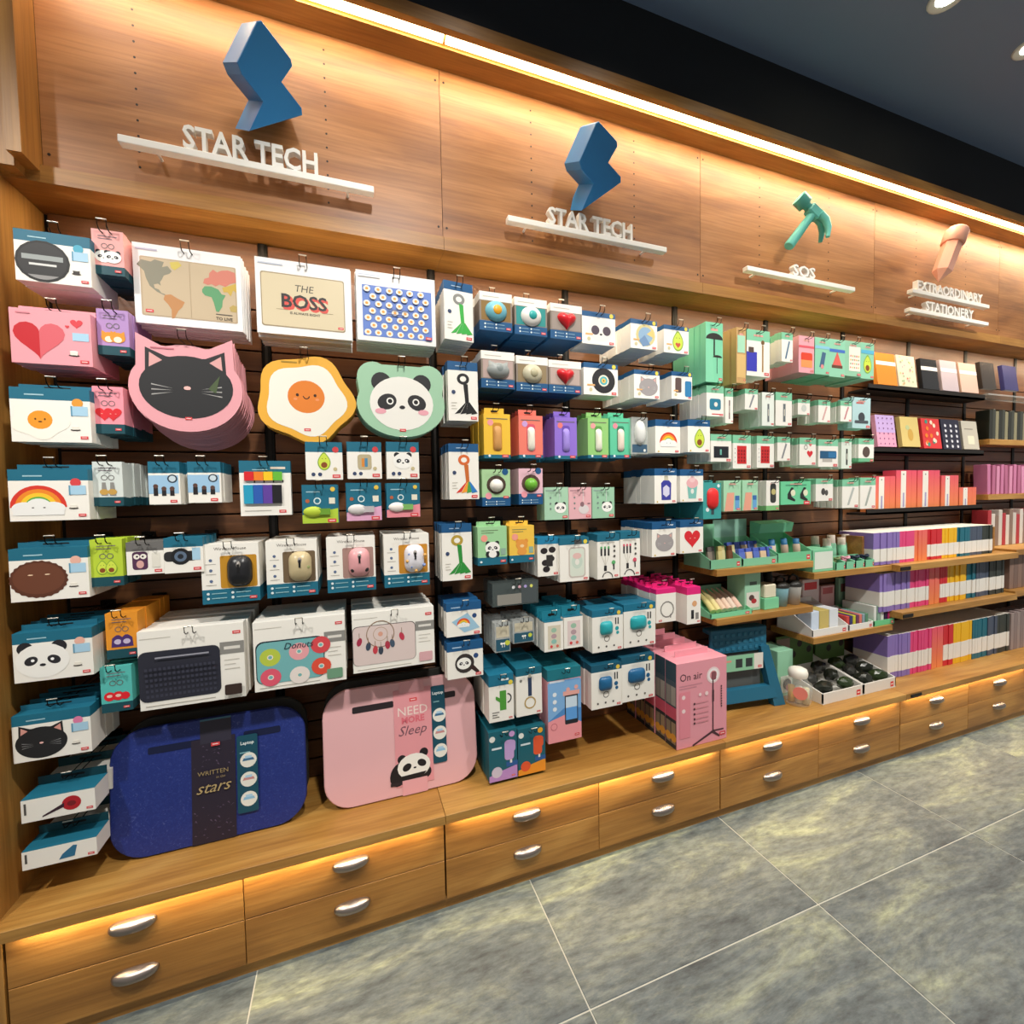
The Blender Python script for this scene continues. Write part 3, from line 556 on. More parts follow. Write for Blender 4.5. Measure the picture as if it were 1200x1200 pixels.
def usb(c1, c2, low, mo):
    def f(P):
        P.raw([(-P.w/2,-P.h/2),(P.w/2,-P.h/2),(P.w/2,-P.h*.12),(-P.w/2,-P.h*.28)],low); P.rect(.12,.80,.5,.83,'#9fc6d2'); P.circ(.15,.58,.05,'#b5603f'); P.circ(.42,.58,.09,'#cfe0e0'); P.circ(.42,.58,.06,TEAL); P.rect(.75,.5,.92,.66,'#e6e0cc'); P.circ(.86,.88,.06,'#e7c44c')
        P.pc().dome([(a*P.h*.24-.2*P.w,b*P.h*.14-.2*P.h) for a,b in pts_ell(0,0,1,1,14)],-.002,.008,mat(c1)); P.pc().box(-.05*P.w,-.007,-.28*P.h,.28*P.w,-.001,-.12*P.h,mat(c2)); P.red(.82,.06,.24)
    return f
for R, nm, c1, c2, lo, lb in [((0.7014,0.07,1.174,0.0882,0.1026),'avocado usb stick card','#b4c93a','#6c9c33','#b4cf3e','teal card with green avocado memory stick'),((0.8131,0.07,1.1771,0.0916,0.1035),'grey usb stick card','#d8d4d2','#bcb6b8','#e2a9c8','teal and pink card with grey memory stick'),((0.9191,0.07,1.1795,0.0923,0.0968),'cherry usb stick card','#f0e9e2','#7db463','#ea8f9a','teal and coral card with white and green memory stick')]:
    pk(R, 'usb_stick_card', nm, lb, 'pack', usb(c1,c2,lo,None), TEAL, t=.01, n=3)
# wireless mice
def mouse(bg, c, kind):
    def f(P):
        P.text('Wireless Mouse',.5,.92,.05,'#77706a',maxw=.84); P.rect(.32,.25,.96,.80,bg,.03)
        for v in (.73,.56,.38): P.circ(.16,v,.025,'#5d6f92'); P.rect(.07,v-.07,.25,v-.06,'#b9b4ac')
        o = rrect(-.82,-1.0,.82,1.0,.62,5); P.nm = 'mouse'; k = .265*P.h; P.pc().dome([(a*k*.86+.16*P.w,b*k+.03*P.h) for a,b in o],-.001,.022,mat(c,.3),5)
        P.pc().box(.145*P.w,-.0245,.03*P.h,.185*P.w,-.016,.16*P.h,mat('#1c1b1c',.3)); P.pc().dome([(a*k*.14+.165*P.w,b*k*.25+.14*P.h) for a,b in pts_ell(0,0,1,1,10)],-.018,.006,mat('#8f8a86',.3))
        if kind == 'panda': 
            for q in (-1,1): P.pc().dome([(a*k*.2+(.165+q*.13)*P.w,b*k*.2-.10*P.h) for a,b in pts_ell(0,0,1,1,10)],-.010,.008,mat('#2a2628'))
        if kind == 'dots':
            for i in range(9): a = i*2.4; r = .1+.07*(i%3); P.pc().dome([(p*k*.13+.165*P.w+r*math.cos(a)*P.w,q*k*.13+.02*P.h+r*math.sin(a)*P.h*.9) for p,q in pts_ell(0,0,1,1,8)],-.012,.008,mat('#7d93c9' if i%2 else '#d9a65c'))
        if kind == 'map':
            for i in range(6): a = i*2.1; P.pc().dome([(p*k*.22+.165*P.w+.13*math.cos(a)*P.w,q*k*.22+.02*P.h+.13*math.sin(a)*P.h) for p,q in pts_ell(0,0,1,1,8)],-.010,.008,mat(('#9aa36b','#c29a5e','#8fae8a')[i%3]))
        for u in (.1,.52):
            for v in (.17,.09): P.circ(u,v,.022,'#dfeaea'); P.rect(u+.06,v-.008,u+.32,v+.008,'#8fbcc4')
        P.red(.88,.07,.13)
    return f
MBN = [(.76,WH),(.24,TEAL)]
for R, nm, bg, c, k, lb in [((0.4889,0.065,1.0052,0.1263,0.1489),'black wireless mouse box','#c08a25','#232326','x','boxed wireless mouse, shiny black on mustard'),((0.6286,0.065,1.0067,0.1211,0.1483),'map print wireless mouse box','#6f5c44','#c5b48c','map','boxed wireless mouse with faded map print'),((0.7751,0.065,1.0076,0.125,0.1499),'pink panda wireless mouse box','#a8857c','#e2a2a6','panda','boxed wireless mouse, pink with panda eyes'),((0.9238,0.065,1.008,0.126,0.1488),'white dotted wireless mouse box','#c98a2c','#e2dfe6','dots','boxed wireless mouse, white with blue pattern')]:
    pk(R, 'wireless_mouse_box', nm, lb, 'box', mouse(bg,c,k), MBN, t=.055, n=3)
# laptop sleeves
def sleeve(kind):
    def f(P):
        P.rect(.02,.9,.3,.91,'#c9c3b8'); P.rect(.76,.60,1.0,.76,'#8b8984'); P.rect(.80,.66,.96,.70,'#dedad2'); P.red(.93,.88,.08)
        P.lines(.80,.95,.52,3,.06,'#cfcac0',.006); P.rect(.05,.04,.7,.05,'#b9b3a8')
        if kind == 'key':
            P.rect(0,.10,.76,.74,'#2b2c38',.08)
            for j in range(6):
                for i in range(16): P.rect(.06+.042*i,.15+.07*j,.085+.042*i,.185+.07*j,'#3a3b4a')
            P.rect(.16,.65,.66,.67,'#9a9aa6'); P.rect(.80,.06,.97,.20,'#3a2b26',.02)
        elif kind == 'donut':
            P.rect(.02,.10,.76,.72,'#20303a',.1); P.rect(.03,.10,.75,.70,'#74b3b5',.1)
            for u,v,c in ((.17,.48,'#b9c94a'),(.48,.52,'#eba3a8'),(.72,.58,'#d84a50'),(.17,.19,'#e05a70'),(.48,.17,'#eadfd8'),(.72,.26,'#e0503a')):
                m = P.at(u,v,.135); m.e(0,0,1,.95,c); m.e(0,0,.3,.28,'#f0e2d2',n=10).e(0,0,.2,.18,'#74b3b5',n=10)
            P.text('Donuts',.48,.62,.09,'#2b3a46',shear=.3); P.rect(.78,.05,.96,.2,'#6f9a7c',.02)
        else:
            P.rect(.0,.12,.76,.78,'#3a3034',.08); P.rect(.005,.12,.755,.77,'#dcc9c4',.08); m = P.at(.33,.62,.20); m.arc(0,0,1.15,.07,'#8c6f52',0,360,24); m.arc(0,0,.6,.05,'#b99a80',0,360,18); m.e(0,0,.2,.2,'#d9a08a')
            for q,c,y in ((-1.7,'#a8304c',-.5),(-1.0,'#3d4a5c',-.95),(-.45,'#c8404c',-1.3),(0,'#3a4252',-1.4),(.55,'#b0364a',-1.0),(.95,'#46566a',-.9),(1.75,'#c23a50',-.4)): m.e(q,y,.2,.36,c,rot=10*q); m.r(q-.02,y+.2,q+.02,y+.75,'#8c6f52')
            P.rect(.80,.06,.97,.22,'#d9a8ac',.02)
    return f
for R, nm, k, lb in [((0.4013,0.06,0.7836,0.2207,0.1907),'dark keyboard sleeve box','key','white box with dark navy keyboard sleeve'),((0.6422,0.06,0.7831,0.2203,0.1798),'donut laptop sleeve box','donut','white box with turquoise donut laptop sleeve'),((0.8829,0.06,0.7874,0.2239,0.1654),'dreamcatcher laptop sleeve box','dream','white box with pale dreamcatcher laptop sleeve')]:
    pk(R, 'laptop_sleeve_box', nm, lb, 'box', sleeve(k), WH, t=.035, n=5, pitch=.042, jit=.003)
# laptop trays standing on the counter
def speckle():
    m = bpy.data.materials.new('speckled_navy'); m.use_nodes = True; nt = m.node_tree; n = nt.nodes.new('ShaderNodeTexNoise'); tc = nt.nodes.new('ShaderNodeTexCoord')
    n.inputs['Scale'].default_value = 90; n.inputs['Detail'].default_value = 6; n.inputs['Distortion'].default_value = 2.5; r = ramp(nt, [(.45, '#1b2d78'), (.62, '#223582'), (.72, '#4a5590')])
    nt.links.new(tc.outputs['Object'], n.inputs['Vector']); nt.links.new(n.outputs['Fac'], r.inputs[0]); nt.links.new(r.outputs[0], nt.nodes['Principled BSDF'].inputs['Base Color']); nt.nodes['Principled BSDF'].inputs['Roughness'].default_value = .5; return m
TRAYM = speckle()
def tray_(R, col, band, label, txt, lean, slot, nb=2):
    x, y, z, w, h = R
    def one(yy, dz, nm, lab, front):
        e = empty('laptop_tray', (x, yy, CT+.003)); e.rotation_euler = (lean, 0, 0)
        h_ = h; o = rrect(-w/2, 0, w/2, h, .075, 8); m = MB().extr(o, 0, .014, (TRAYM if col == '#1c3180' else mat(col, .45)) if front else mat('#34332f', .6), c=.003); b = m.build('board', e)
        o2 = rrect(-w/2+.03, .03, w/2-.03, h-.03, .06, 6); MB().extr(o2, .0145, .055, mat('#2c2a2c', .8)).build('cushion', e)
        if front:
            for u0, u1 in ((-.32,-.06),(.16,.36)): MB().extr(rrect(u0*w, h*.79, u1*w, h*.845, .004, 3), -.001, .002, mat(slot)).build('slot', b)
            P = Pr(w, h); bu0, bu1 = .44, .68; P.rect(bu0, 0.0, bu1, 1.0, band) if False else None
            txt(P); pr = P.b.build('sleeve', e, (0, -.001, h/2))
        tag(e, lab, 'laptop tray', None)
    one(y, 0, '', label, True)
    one(y+.066, 0, '', 'dark laptop tray standing behind the '+label.split(' laptop')[0]+' one', False)
def bluetxt(P):
    P.rect(.39,.0,.615,.84,'#2b2433'); P.rect(.435,.80,.595,1.0,'#33303f'); P.rect(.435,.985,.595,1.0,'#3f6a80')
    random.seed(3)
    for i in range(60): u = random.uniform(.395,.6); v = random.uniform(.02,.3) if i%3 else random.uniform(.6,.78); P.raw([((u-.5)*P.w,(v-.5)*P.h),((u-.5)*P.w+.006,(v-.5)*P.h+random.uniform(-.006,.006)),((u-.5)*P.w+.003,(v-.5)*P.h+.002)],'#5f5068')
    P.red(.515,.79,.045); P.text('WRITTEN',.50,.565,.035,'#a08c62',maxw=.21); P.text('in the',.54,.52,.02,'#a08c62'); P.text('stars',.505,.44,.07,'#b7a070',shear=.4)
    lap(P,.625,.735,.18,.82)
def lap(P,u0,u1,v0,v1):
    P.rect(u0,v0,u1,v1,'#164c5e',.015); P.text('Laptop',(u0+u1)/2,v1-.07,.035,'#e8efee',maxw=(u1-u0)*.85,bold=.02); P.rect(u0+.015,v1-.15,u1-.04,v1-.14,'#7fb0b8'); cu=(u0+u1)/2+.005
    for i,v in enumerate((v0+.40,v0+.24,v0+.08)): v=v+.03; P.circ(cu,v,.062,'#e8e6dc'); P.at(cu,v,.05).p([(-.9,-.1),(.9,-.1),(.7,.35),(-.7,.35)],('#3f6f93','#c98d8a','#8fc0dc')[i]).p([(-.5,.3),(.5,.3),(.5,.7),(-.5,.7)],'#a9cfe6')
tray_((0.4176,0.1,0.4414,0.4408,0.3137), '#1c3180', '#2b2433', 'navy blue laptop tray with a WRITTEN in the stars sleeve on counter', bluetxt, -.10, '#10193c')
def pinktxt(P):
    P.rect(.44,.08,.69,.93,'#e59aa0'); P.rect(.48,.90,.645,1.0,'#e8a9ae'); P.red(.57,.83,.05); P.text('NEED',.565,.735,.075,'#f2dcd4',maxw=.20); P.text('MORE',.565,.655,.06,'#dd6f7c',maxw=.19,bold=.04); P.text('Sleep',.56,.55,.11,'#7a5560',shear=.35)
    m = P.at(.56,.24,.14); m.e(-.95,-.35,.55,.75,'#201d20',rot=-20).e(.65,.75,.28,.28,'#201d20').e(-.75,.55,.28,.28,'#201d20').e(.7,-.5,.4,.4,'#201d20').e(0,0,1.05,.8,'#f1eee6').e(-.45,-.0,.3,.22,'#221f22',rot=30).e(.5,.12,.3,.22,'#221f22',rot=-30).e(.05,-.1,.1,.06,'#221f22',n=8).p([(-.9,-.5),(.8,-.45),(.4,-.85),(-.4,-.9)],'#201d20').r(-1.5,-1.0,-.2,-.8,'#2b262b')
    P.rect(.48,.0,.645,.13,'#e8a9ae'); lap(P,.69,.785,.22,.92)
tray_((0.9057,0.1,0.4401,0.4458,0.3306), '#e7b3b6', '#e59aa0', 'pink laptop tray with a NEED MORE Sleep panda sleeve on counter', pinktxt, -.10, '#2a2226')
# dark metal easel foot glimpses behind trays are the cushions themselves
# --- keyring column
KB = [(.15,NAVY),(.85,WH)]
def kcard(*a):
    def f(P): m_tassel(P.at(.52,.42,.40),*a); P.circ(.18,.48,.035,'#39486a'); P.lines(.10,.28,.30,3,.05,'#c4beb2',.006); P.red(.84,.05,.2); P.rect(.25,.915,.6,.93,'#a9c3dc')
    return f
for R, nm, a, lb, rz in [((1.0924,0.07,1.726,0.0891,0.1669),'green cable keyring pack',('#3fae49','#8c8c88'),'white card with bright green cable tassel, top row',.12),((1.0998,0.07,1.4958,0.0901,0.172),'black cable keyring pack',('#1d1c1d','#232224'),'white card with black cable tassel',0),((1.0969,0.07,1.2602,0.0907,0.1641),'rainbow cable keyring pack',('#c96a2c','#d86a34',['#d83a2b','#f0a02c','#4f9c46','#2f7cc2']),'white card with rainbow cable tassel',0),((1.0706,0.07,1.0215,0.0901,0.1677),'avocado cable keyring pack',('#2f8f3c','#b79a3c'),'white card with gold topped green cable tassel',0)]:
    pk(R, 'cable_keyring_pack', nm, lb, 'pack', kcard(*a), KB, t=.014, n=8, pitch=.0165, rz=rz, jit=.002)
def wipes(kind):
    def f(P):
        P.rect(.14,.85,.4,.88,'#a9c3dc'); P.circ(.80,.58,.07,'#2c4a7c')
        if kind: P.raw([((u-.5)*P.w,(v-.5)*P.h) for u,v in ((.15,.45),(.6,.68),(.95,.2),(.5,.1))],'#9cc3da'); m_rainbow(P.at(.48,.40,.2))
        else: P.at(.48,.40,.3).e(0,0,.9,.9,'#3a3230').p([(.5,-.5),(.8,-.2),(1.4,-.9),(1.2,-1.1)],'#3a2624'); m_panda(P.at(.46,.40,.2))
        P.red(.86,.07,.16)
    return f
pk((1.0845,0.06,0.8217,0.1063,0.0999), 'lens_wipe_pack', 'rainbow lens wipe pack', 'small blue topped white pack with a rainbow', 'pack', wipes(1), [(.24,NAVY),(.76,WH)], t=.018, n=7)
pk((1.0856,0.06,0.6991,0.1094,0.1083), 'lens_wipe_pack', 'panda lens wipe pack', 'small blue topped white pack with a panda magnifier', 'pack', wipes(0), [(.24,NAVY),(.76,WH)], t=.018, n=7)
# speakers
def speaker(bg, kind, c1, c2=None):
    def f(P):
        P.nm = 'speaker'
        P.rect(.05,.27,.95,.76,bg); k = .27*P.h
        if kind == 'heart': P.pc().dome([(a*k*1.15,b*k*1.05+.01*P.h) for a,b in HEART],-.001,.02,mat(c1,.3))
        elif kind == 'cat': P.pc().dome([(a*k*1.2,b*k) for a,b in catpts()],-.001,.02,mat(c1,.4))
        else: P.pc().dome([(a*k*1.12,b*k+.01*P.h) for a,b in pts_ell(0,0,1,1,20)],-.001,.018,mat(c1,.4))
        if c2: P.pc().dome([(a*k*.5,b*k*.5+.01*P.h) for a,b in pts_ell(0,0,1,1,14)],-.014,.008,mat(c2,.4))
        P.rect(.1,.87,.6,.89,'#c9c3b8')
        for u in (.16,.5):
            for v in (.17,.08): P.circ(u,v,.025,'#dfeaea'); P.rect(u+.05,v-.008,u+.26,v+.008,'#8fb0c4')
        P.red(.88,.08,.14)
    return f
SB = [(.22,WH),(.53,'#8c7f74'),(.25,NAVY)]
for R, nm, a, lb in [((1.2032,0.06,1.7341,0.1017,0.1128),'blue and yellow speaker box',('#8a6a35','disc','#6fb3c4','#e8a72c'),'windowed box with round blue and yellow speaker'),((1.3158,0.06,1.732,0.1075,0.1108),'white and turquoise speaker box',('#2f8f8c','disc','#e9e6e0','#2fa6a4'),'windowed box with round white and turquoise speaker'),((1.4364,0.06,1.7299,0.111,0.1089),'top red heart speaker box',('#9c8f86','heart','#d5232c'),'windowed box with red heart speaker, top row'),((1.2064,0.06,1.5635,0.1051,0.1089),'grey cat speaker box',('#b79f98','cat','#9aa09f','#8a9291'),'windowed box with grey cat speaker'),((1.3169,0.06,1.5588,0.1053,0.1068),'beige round speaker box',('#8f7c5c','disc','#c9c3a8','#b7b090'),'windowed box with round beige speaker'),((1.4295,0.06,1.5576,0.1142,0.1017),'second red heart speaker box',('#b7a39a','heart','#d5232c'),'windowed box with red heart speaker, second row')]:
    pk(R, 'speaker_box', nm, lb, 'box', speaker(*a), SB, t=.06, n=3, tab=(.4,.016,NAVY))
PB = [(.16,NAVY),(.84,WH)]
def lampbox(motif, u=.56, v=.44, s=.40, **kw):
    def f(P): motif(P.at(u,v,s),**kw); P.circ(.88,.92,.07,'#e7d24c'); P.circ(.2,.16,.06,'#cfc49a'); P.rect(.1,.28,.32,.33,'#e8b070'); P.red(.88,.07,.14)
    return f
def vinyl(m): m.e(.05,.05,1.05,1.0,'#232225',n=28).e(.05,.05,.48,.46,'#e9e2cf').e(.05,.05,.36,.34,'#4fb0b8').e(.05,.05,.2,.19,'#e9c05c',n=12).e(.05,.05,.06,.06,'#232225',n=8)
def headp(m): m.e(0,.1,1,.95,'#d8c98e').e(0,.1,.75,.7,'#8fb0cc').p([(-.7,-.4),(-.1,.1),(.5,-.7),(-.3,-.9)],'#6f8fb5').p([(.1,.2),(.8,.7),(.9,-.1)],'#e8c878')
def pandaph(m): m.e(0,.1,1.05,.9,'#e9e6e0').e(-.5,0,.36,.36,'#4c3f4c').e(.52,0,.36,.36,'#4c3f4c').e(0,-.3,.12,.08,'#26262a',n=8)
def greycat(m): m_cat(m,'#a09a9a','#d8a9a0','#c9c4c2')
def twopb(m): m.p(rrect(-.9,-.5,-.2,.85,.15),'#5d4a46').p(rrect(.2,-.85,.95,.6,.15),'#2f7fb2')
for R, nm, mo, lb, n in [((1.5535,0.06,1.7224,0.1236,0.1038),'panda earphone box',pandaph,'square white box with big panda face, top row',3),((1.5596,0.06,1.5598,0.1278,0.1021),'vinyl record box',vinyl,'square white box with black vinyl record',3),((1.7278,0.06,1.721,0.1064,0.0966),'blue globe box',headp,'square white box with blue and yellow globe',7),((1.862,0.06,1.7171,0.1056,0.0937),'avocado heart box',lambda m: m_avo(m,True),'square white box with avocado with heart stone, top row',5),((1.7387,0.06,1.5548,0.1039,0.0948),'grey cat face box',greycat,'square white box with grey cat face, second row',7),((1.8851,0.06,1.5599,0.0886,0.0949),'two phone charger box',twopb,'square white box with brown and blue phones',5)]:
    pk(R, 'lamp_box', nm, lb, 'box', lampbox(mo), PB, t=.028, n=n)
def pouch(motif, **kw):
    def f(P): P.text('Power',.78,.92,.055,'#e8eef4',bold=.02); motif(P.at(.52,.42,.32),**kw); P.circ(.12,.05,.025,'#d8b84c'); P.red(.86,.06,.14)
    return f
def gin(m): m.p([(-.5,-1),(.5,-1),(.55,.5),(.3,.75),(-.3,.75),(-.55,.5)],'#3c3f9c').r(-.22,.75,.22,1.15,'#cfc9b0').p([(-.35,-.5),(0,-.75),(.35,-.5),(.35,.1),(0,.35),(-.35,.1)],'#d6d4ea')
def shake(m): m.p([(-.45,-1),(.45,-1),(.62,.4),(-.62,.4)],'#7fbfb6').e(0,.5,.7,.5,'#e9b0b4').e(0,.85,.35,.3,'#f0c7c8').e(0,-.3,.2,.25,'#e6e6de',n=10)
QB = [(.2,NAVY),(.8,WH)]
for R, nm, mo, lb in [((1.8163,0.05,1.3795,0.104,0.1144),'rainbow power bank box',m_rainbow,'blue topped white Power box with rainbow'),((1.9509,0.05,1.3845,0.0988,0.1147),'avocado power bank box',m_avo,'blue topped white Power box with avocado'),((1.8064,0.05,1.2088,0.0932,0.1211),'purple bottle power bank box',gin,'blue topped white Power box with purple bottle'),((1.9185,0.05,1.209,0.1016,0.1149),'milkshake power bank box',shake,'blue topped white Power box with milkshake'),((1.7984,0.05,1.0237,0.1006,0.1191),'grey cat power bank box',greycat,'blue topped white Power box with grey cat'),((1.9182,0.05,1.0266,0.1021,0.116),'red heart power bank box',m_heartface,'blue topped white Power box with red heart')]:
    pk(R, 'power_bank_box', nm, lb, 'box', pouch(mo), QB, t=.026, n=7)
# cosmetic tubes
def tubebox(c, dot, slot, inner):
    def f(P):
        P.rect(.1,.88,.9,.90,'#6d665e'); P.circ(.25,.80,.07,dot); P.rect(.33,.16,.68,.80,slot,.06); P.pc().dome([(a,b-.01*P.h) for a,b in rrect(-.14*P.w,-.32*P.h,.16*P.w,.24*P.h,.13*P.w,4)],-.001,.009,mat(inner)); P.circ(.5,.68,.03,'#4c3b34')
        P.circ(.2,.055,.03,'#e6eef0'); P.red(.80,.055,.24)
    return f
for R, nm, c, dot, sl, inn, lb in [((1.2027,0.07,1.3674,0.0844,0.134),'yellow handheld fan box','#efc13d','#ef9c9c','#c68a2c','#d39a58','yellow tall box with brown stick gadget'),((1.3131,0.07,1.3677,0.0805,0.1324),'coral handheld fan box','#ee7d6c','#c9a0d8','#d9566c','#eee8d8','coral tall box with white stick gadget'),((1.4343,0.07,1.3667,0.0792,0.1335),'violet handheld fan box','#8f6fd0','#e77a7a','#6a4fb0','#a08ade','violet tall box with lilac stick gadget'),((1.5532,0.07,1.3696,0.0772,0.1317),'leaf green handheld fan box','#93c877','#ee9c9c','#5f9a4c','#ecead8','leaf green tall box with panda stick gadget'),((1.6385,0.07,1.3717,0.0803,0.1342),'sea green handheld fan box','#5fc49c','#ee8c9c','#2f7f5f','#e9d8c8','sea green tall box with pale stick gadget')]:
    pk(R, 'handheld_fan_box', nm, lb, 'box', tubebox(c,dot,sl,inn), [(.92,c),(.08,TEAL)], t=.03, n=5, tab=(.75,.022,c))
def sani(hole, ball, dot):
    def f(P): P.at(.5,.58,.24).e(0,0,1.15,1.05,hole); P.pc().dome([(a*P.h*.19,b*P.h*.18+.06*P.h) for a,b in pts_ell(0,0,1,1,16)],-.001,.018,mat(ball,.35)); P.circ(.82,.93,.09,NAVY); P.circ(.22,.28,.09,'#ef9ca8'); [P.circ(u,v,.02,'#dfeaea') and P.rect(u+.05,v-.008,u+.3,v+.008,'#8fb0c4') for u in (.14,.5) for v in (.12,.05)]; P.red(.84,.24,.18)
    return f
pk((1.1968,0.07,1.211,0.09,0.1116), 'sanitizer_box', 'panda wireless speaker box', 'green box with black and white panda ball in round window', 'box', sani('#4a3a30','#efebe2','#e'), [(.76,'#a9cf9c'),(.24,NAVY)], t=.04, n=2)
pk((1.3103,0.07,1.2135,0.0807,0.1121), 'sanitizer_box', 'cactus wireless speaker box', 'pink and white box with green ball in round window', 'box', sani('#5a4038','#6fb53a','#e'), [(.70,'#e6b9c6'),(.30,NAVY)], t=.03, n=5)
def eark(kind):
    def f(P):
        P.rect(.06,.88,.5,.92,'#8fa89c' if kind else '#b88a92'); m = P.at(.66,.36,.20)
        if kind: m_panda(m)
        else: m.e(0,-.3,.9,.75,'#dcd3d2').e(-.3,.5,.35,.4,'#8a6a70').e(.9,.6,.3,.1,'#8a6a70')
        P.rect(.62,.55,.64,1.0,'#dfe6e0'); [P.circ(.25,v,.03,'#7a8a86') for v in (.68,.5,.34)]; P.red(.85,.08,.2)
    return f
for R, k, c, nm, lb in [((1.4026,0.08,1.1577,0.085,0.1047),1,'#a9d0b2','left mint earphone box','mint box with panda earphones, left of the pink one'),((1.4886,0.08,1.157,0.0837,0.104),0,'#e5b0b6','pink earphone box','pink box with rabbit earphones between two mint boxes'),((1.5764,0.08,1.1562,0.0855,0.1032),1,'#9cc8a8','right mint earphone box','mint box with panda earphones, right of the pink one')]:
    pk(R, 'earphone_box', nm, lb, 'box', eark(k), c, t=.03, n=2, hk=True)
def airp(c, mo):
    def f(P): P.lines(.12,.7,.90,2,.06,'#6d7f5e',.008); P.circ(.22,.70,.09,'#ef9c8c'); mo(P.at(.5,.44,.20)); P.rect(.78,.25,.95,.42,'#8fae9c'); P.circ(.1,.09,.03,'#dfeaea'); P.red(.86,.09,.18)
    return f
def bearf(m): m.e(-.6,.7,.3,.3,'#e0903c').e(.6,.7,.3,.3,'#e0903c').e(0,.2,.85,.75,'#e59a45').e(0,-.7,.7,.5,'#e59a45').e(0,.05,.3,.22,'#f3cf98')
def pbody(m): m_panda(m); m.e(-.6,-.8,.35,.4,'#26262a').e(.6,-.8,.35,.4,'#26262a').e(0,-.8,.55,.45,'#f4f1ea')
pk((1.1778,0.06,1.0356,0.0918,0.1166), 'earbud_case_box', 'green panda earbud case box', 'light green box with sitting panda', 'box', airp('#93cf9c',pbody), [(.80,'#9fd19c'),(.20,TEAL)], t=.028, n=2, tab=(.75,.014,'#9fd19c'))
pk((1.2732,0.06,1.0355,0.0821,0.1141), 'earbud_case_box', 'yellow bear earbud case box', 'yellow box with sitting orange bear', 'box', airp('#efc24c',bearf), [(.80,'#efc24c'),(.20,TEAL)], t=.028, n=3, tab=(.75,.014,'#efc24c'))
def glasses(P): 
    for u,v in ((.3,.66),(.68,.68),(.35,.35),(.62,.45),(.4,.18)): P.at(u,v,.10).e(0,0,1,.8,'#2a2426')
    P.rect(.4,.25,.7,.55,'#33302f'); P.red(.84,.06,.2)
pk((1.3621,0.06,0.9898,0.074,0.1223), 'holder_pack', 'black phone holder pack', 'teal topped white pack with black phone holder', 'pack', glasses, [(.17,'#1f7fa8'),(.83,WH)], t=.022, n=7)
def case(P): P.rect(.3,.08,.88,.78,'#c9bdb4',.08); P.rect(.34,.11,.84,.75,'#d9e0d2',.07); P.at(.59,.45,.14).e(0,0,1,1.2,'#c7d6c8').e(0,.9,.8,.5,'#e2bab4').e(0,-.1,.4,.5,'#e9e6dc'); P.rect(.5,.85,.76,.95,'#4a4a4a'); P.circ(.88,.90,.05,'#e7d24c'); P.red(.88,.05,.14)
pk((1.4493,0.05,0.9771,0.1043,0.1406), 'phone_case_pack', 'clear phone case pack', 'teal topped white pack with clear patterned phone case', 'pack', case, [(.16,TEAL),(.84,WH)], t=.018, n=7)
def cable(c):
    def f(P):
        P.rect(.12,.80,.78,.82,'#cfc9bc')
        for u in (.18,.34,.50): P.rect(u-.04,.52,u+.04,.70,'#29272a'); P.rect(u-.045,.68,u+.045,.73,c); P.raw([((u-.5)*P.w,.02*P.h),((u+.02-.5)*P.w,.02*P.h),((.36-.5)*P.w,-.2*P.h),((.34-.5)*P.w,-.2*P.h)],'#cfc9bc')
        P.rect(.29,.18,.41,.30,'#29272a'); m=P.at(.42,.02,.14); m.arc(.1,0,1.0,.14,'#2a2829',0,170); P.circ(.72,.36,.05,c); P.rect(.7,.2,.76,.33,'#29272a'); [P.circ(.76,v,.028,'#4a4642') for v in (.72,.62,.5)]; P.red(.84,.06,.16)
    return f
pk((1.5756,0.05,0.9785,0.0846,0.1476), 'cable_pack', 'green tipped cable pack', 'teal topped white pack with green tipped three way cable', 'pack', cable('#5fae6c'), [(.16,TEAL),(.84,WH)], t=.022, n=5)
pk((1.6602,0.05,0.9817,0.0778,0.1505), 'cable_pack', 'red tipped cable pack', 'teal topped white pack with red tipped three way cable', 'pack', cable('#d8566c'), [(.16,TEAL),(.84,WH)], t=.022, n=3)
CLR = clear('clear_plastic', '#dfe3e0', .35); SMOKE = clear('smoky_plastic', '#56605f', .62)
def darkbox(P): P.rect(.1,.05,.95,.5,'#8d8a82'); P.rect(.62,.05,.97,.95,'#4a5254'); [P.circ(.45+.13*i,.78,.07,c) for i,c in enumerate(('#e6e6e6','#e8b0c0','#b0a0d8','#d8d86c'))]
pk((1.2501,0.06,0.8831,0.1518,0.0718), 'clear_case', 'smoky clear case', 'tilted smoky clear plastic case with coloured dots', 'case', darkbox, SMOKE, t=.05, n=2, hk=True)
def ebox(P): P.rect(.08,.50,.92,.88,'#c9c0a8'); P.rect(.06,.04,.94,.44,'#27566a'); m=P.at(.5,.26,.1); m.e(-.4,.3,.5,.4,'#f3f1ea').e(.6,.3,.5,.4,'#f3f1ea').r(-.3,-1,-.1,.2,'#f3f1ea').r(.5,-1,.7,.2,'#f3f1ea'); P.circ(.8,.30,.09,'#c9d04a')
pk((1.2044,0.06,0.751,0.0497,0.0901), 'earphone_case', 'left clear earphone case', 'clear plastic earphone case, left of two below smoky case', 'case', ebox, CLR, t=.03, n=4)
pk((1.2775,0.07,0.7591,0.0719,0.0733), 'earphone_case', 'right clear earphone case', 'clear plastic earphone case, right of two below smoky case', 'case', ebox, CLR, t=.03, n=4)
def sticker(c): 
    def f(P): P.rect(.18,.08,.86,.86,c); [P.at(.5,v,.09).e(0,0,1.1,.9,q) for v,q in ((.7,'#9cc0a8'),(.5,'#b79aa0'),(.32,'#8fc0b4'))]; P.circ(.36,.16,.05,'#d8464a'); P.circ(.68,.16,.05,'#d86a5a')
    return f
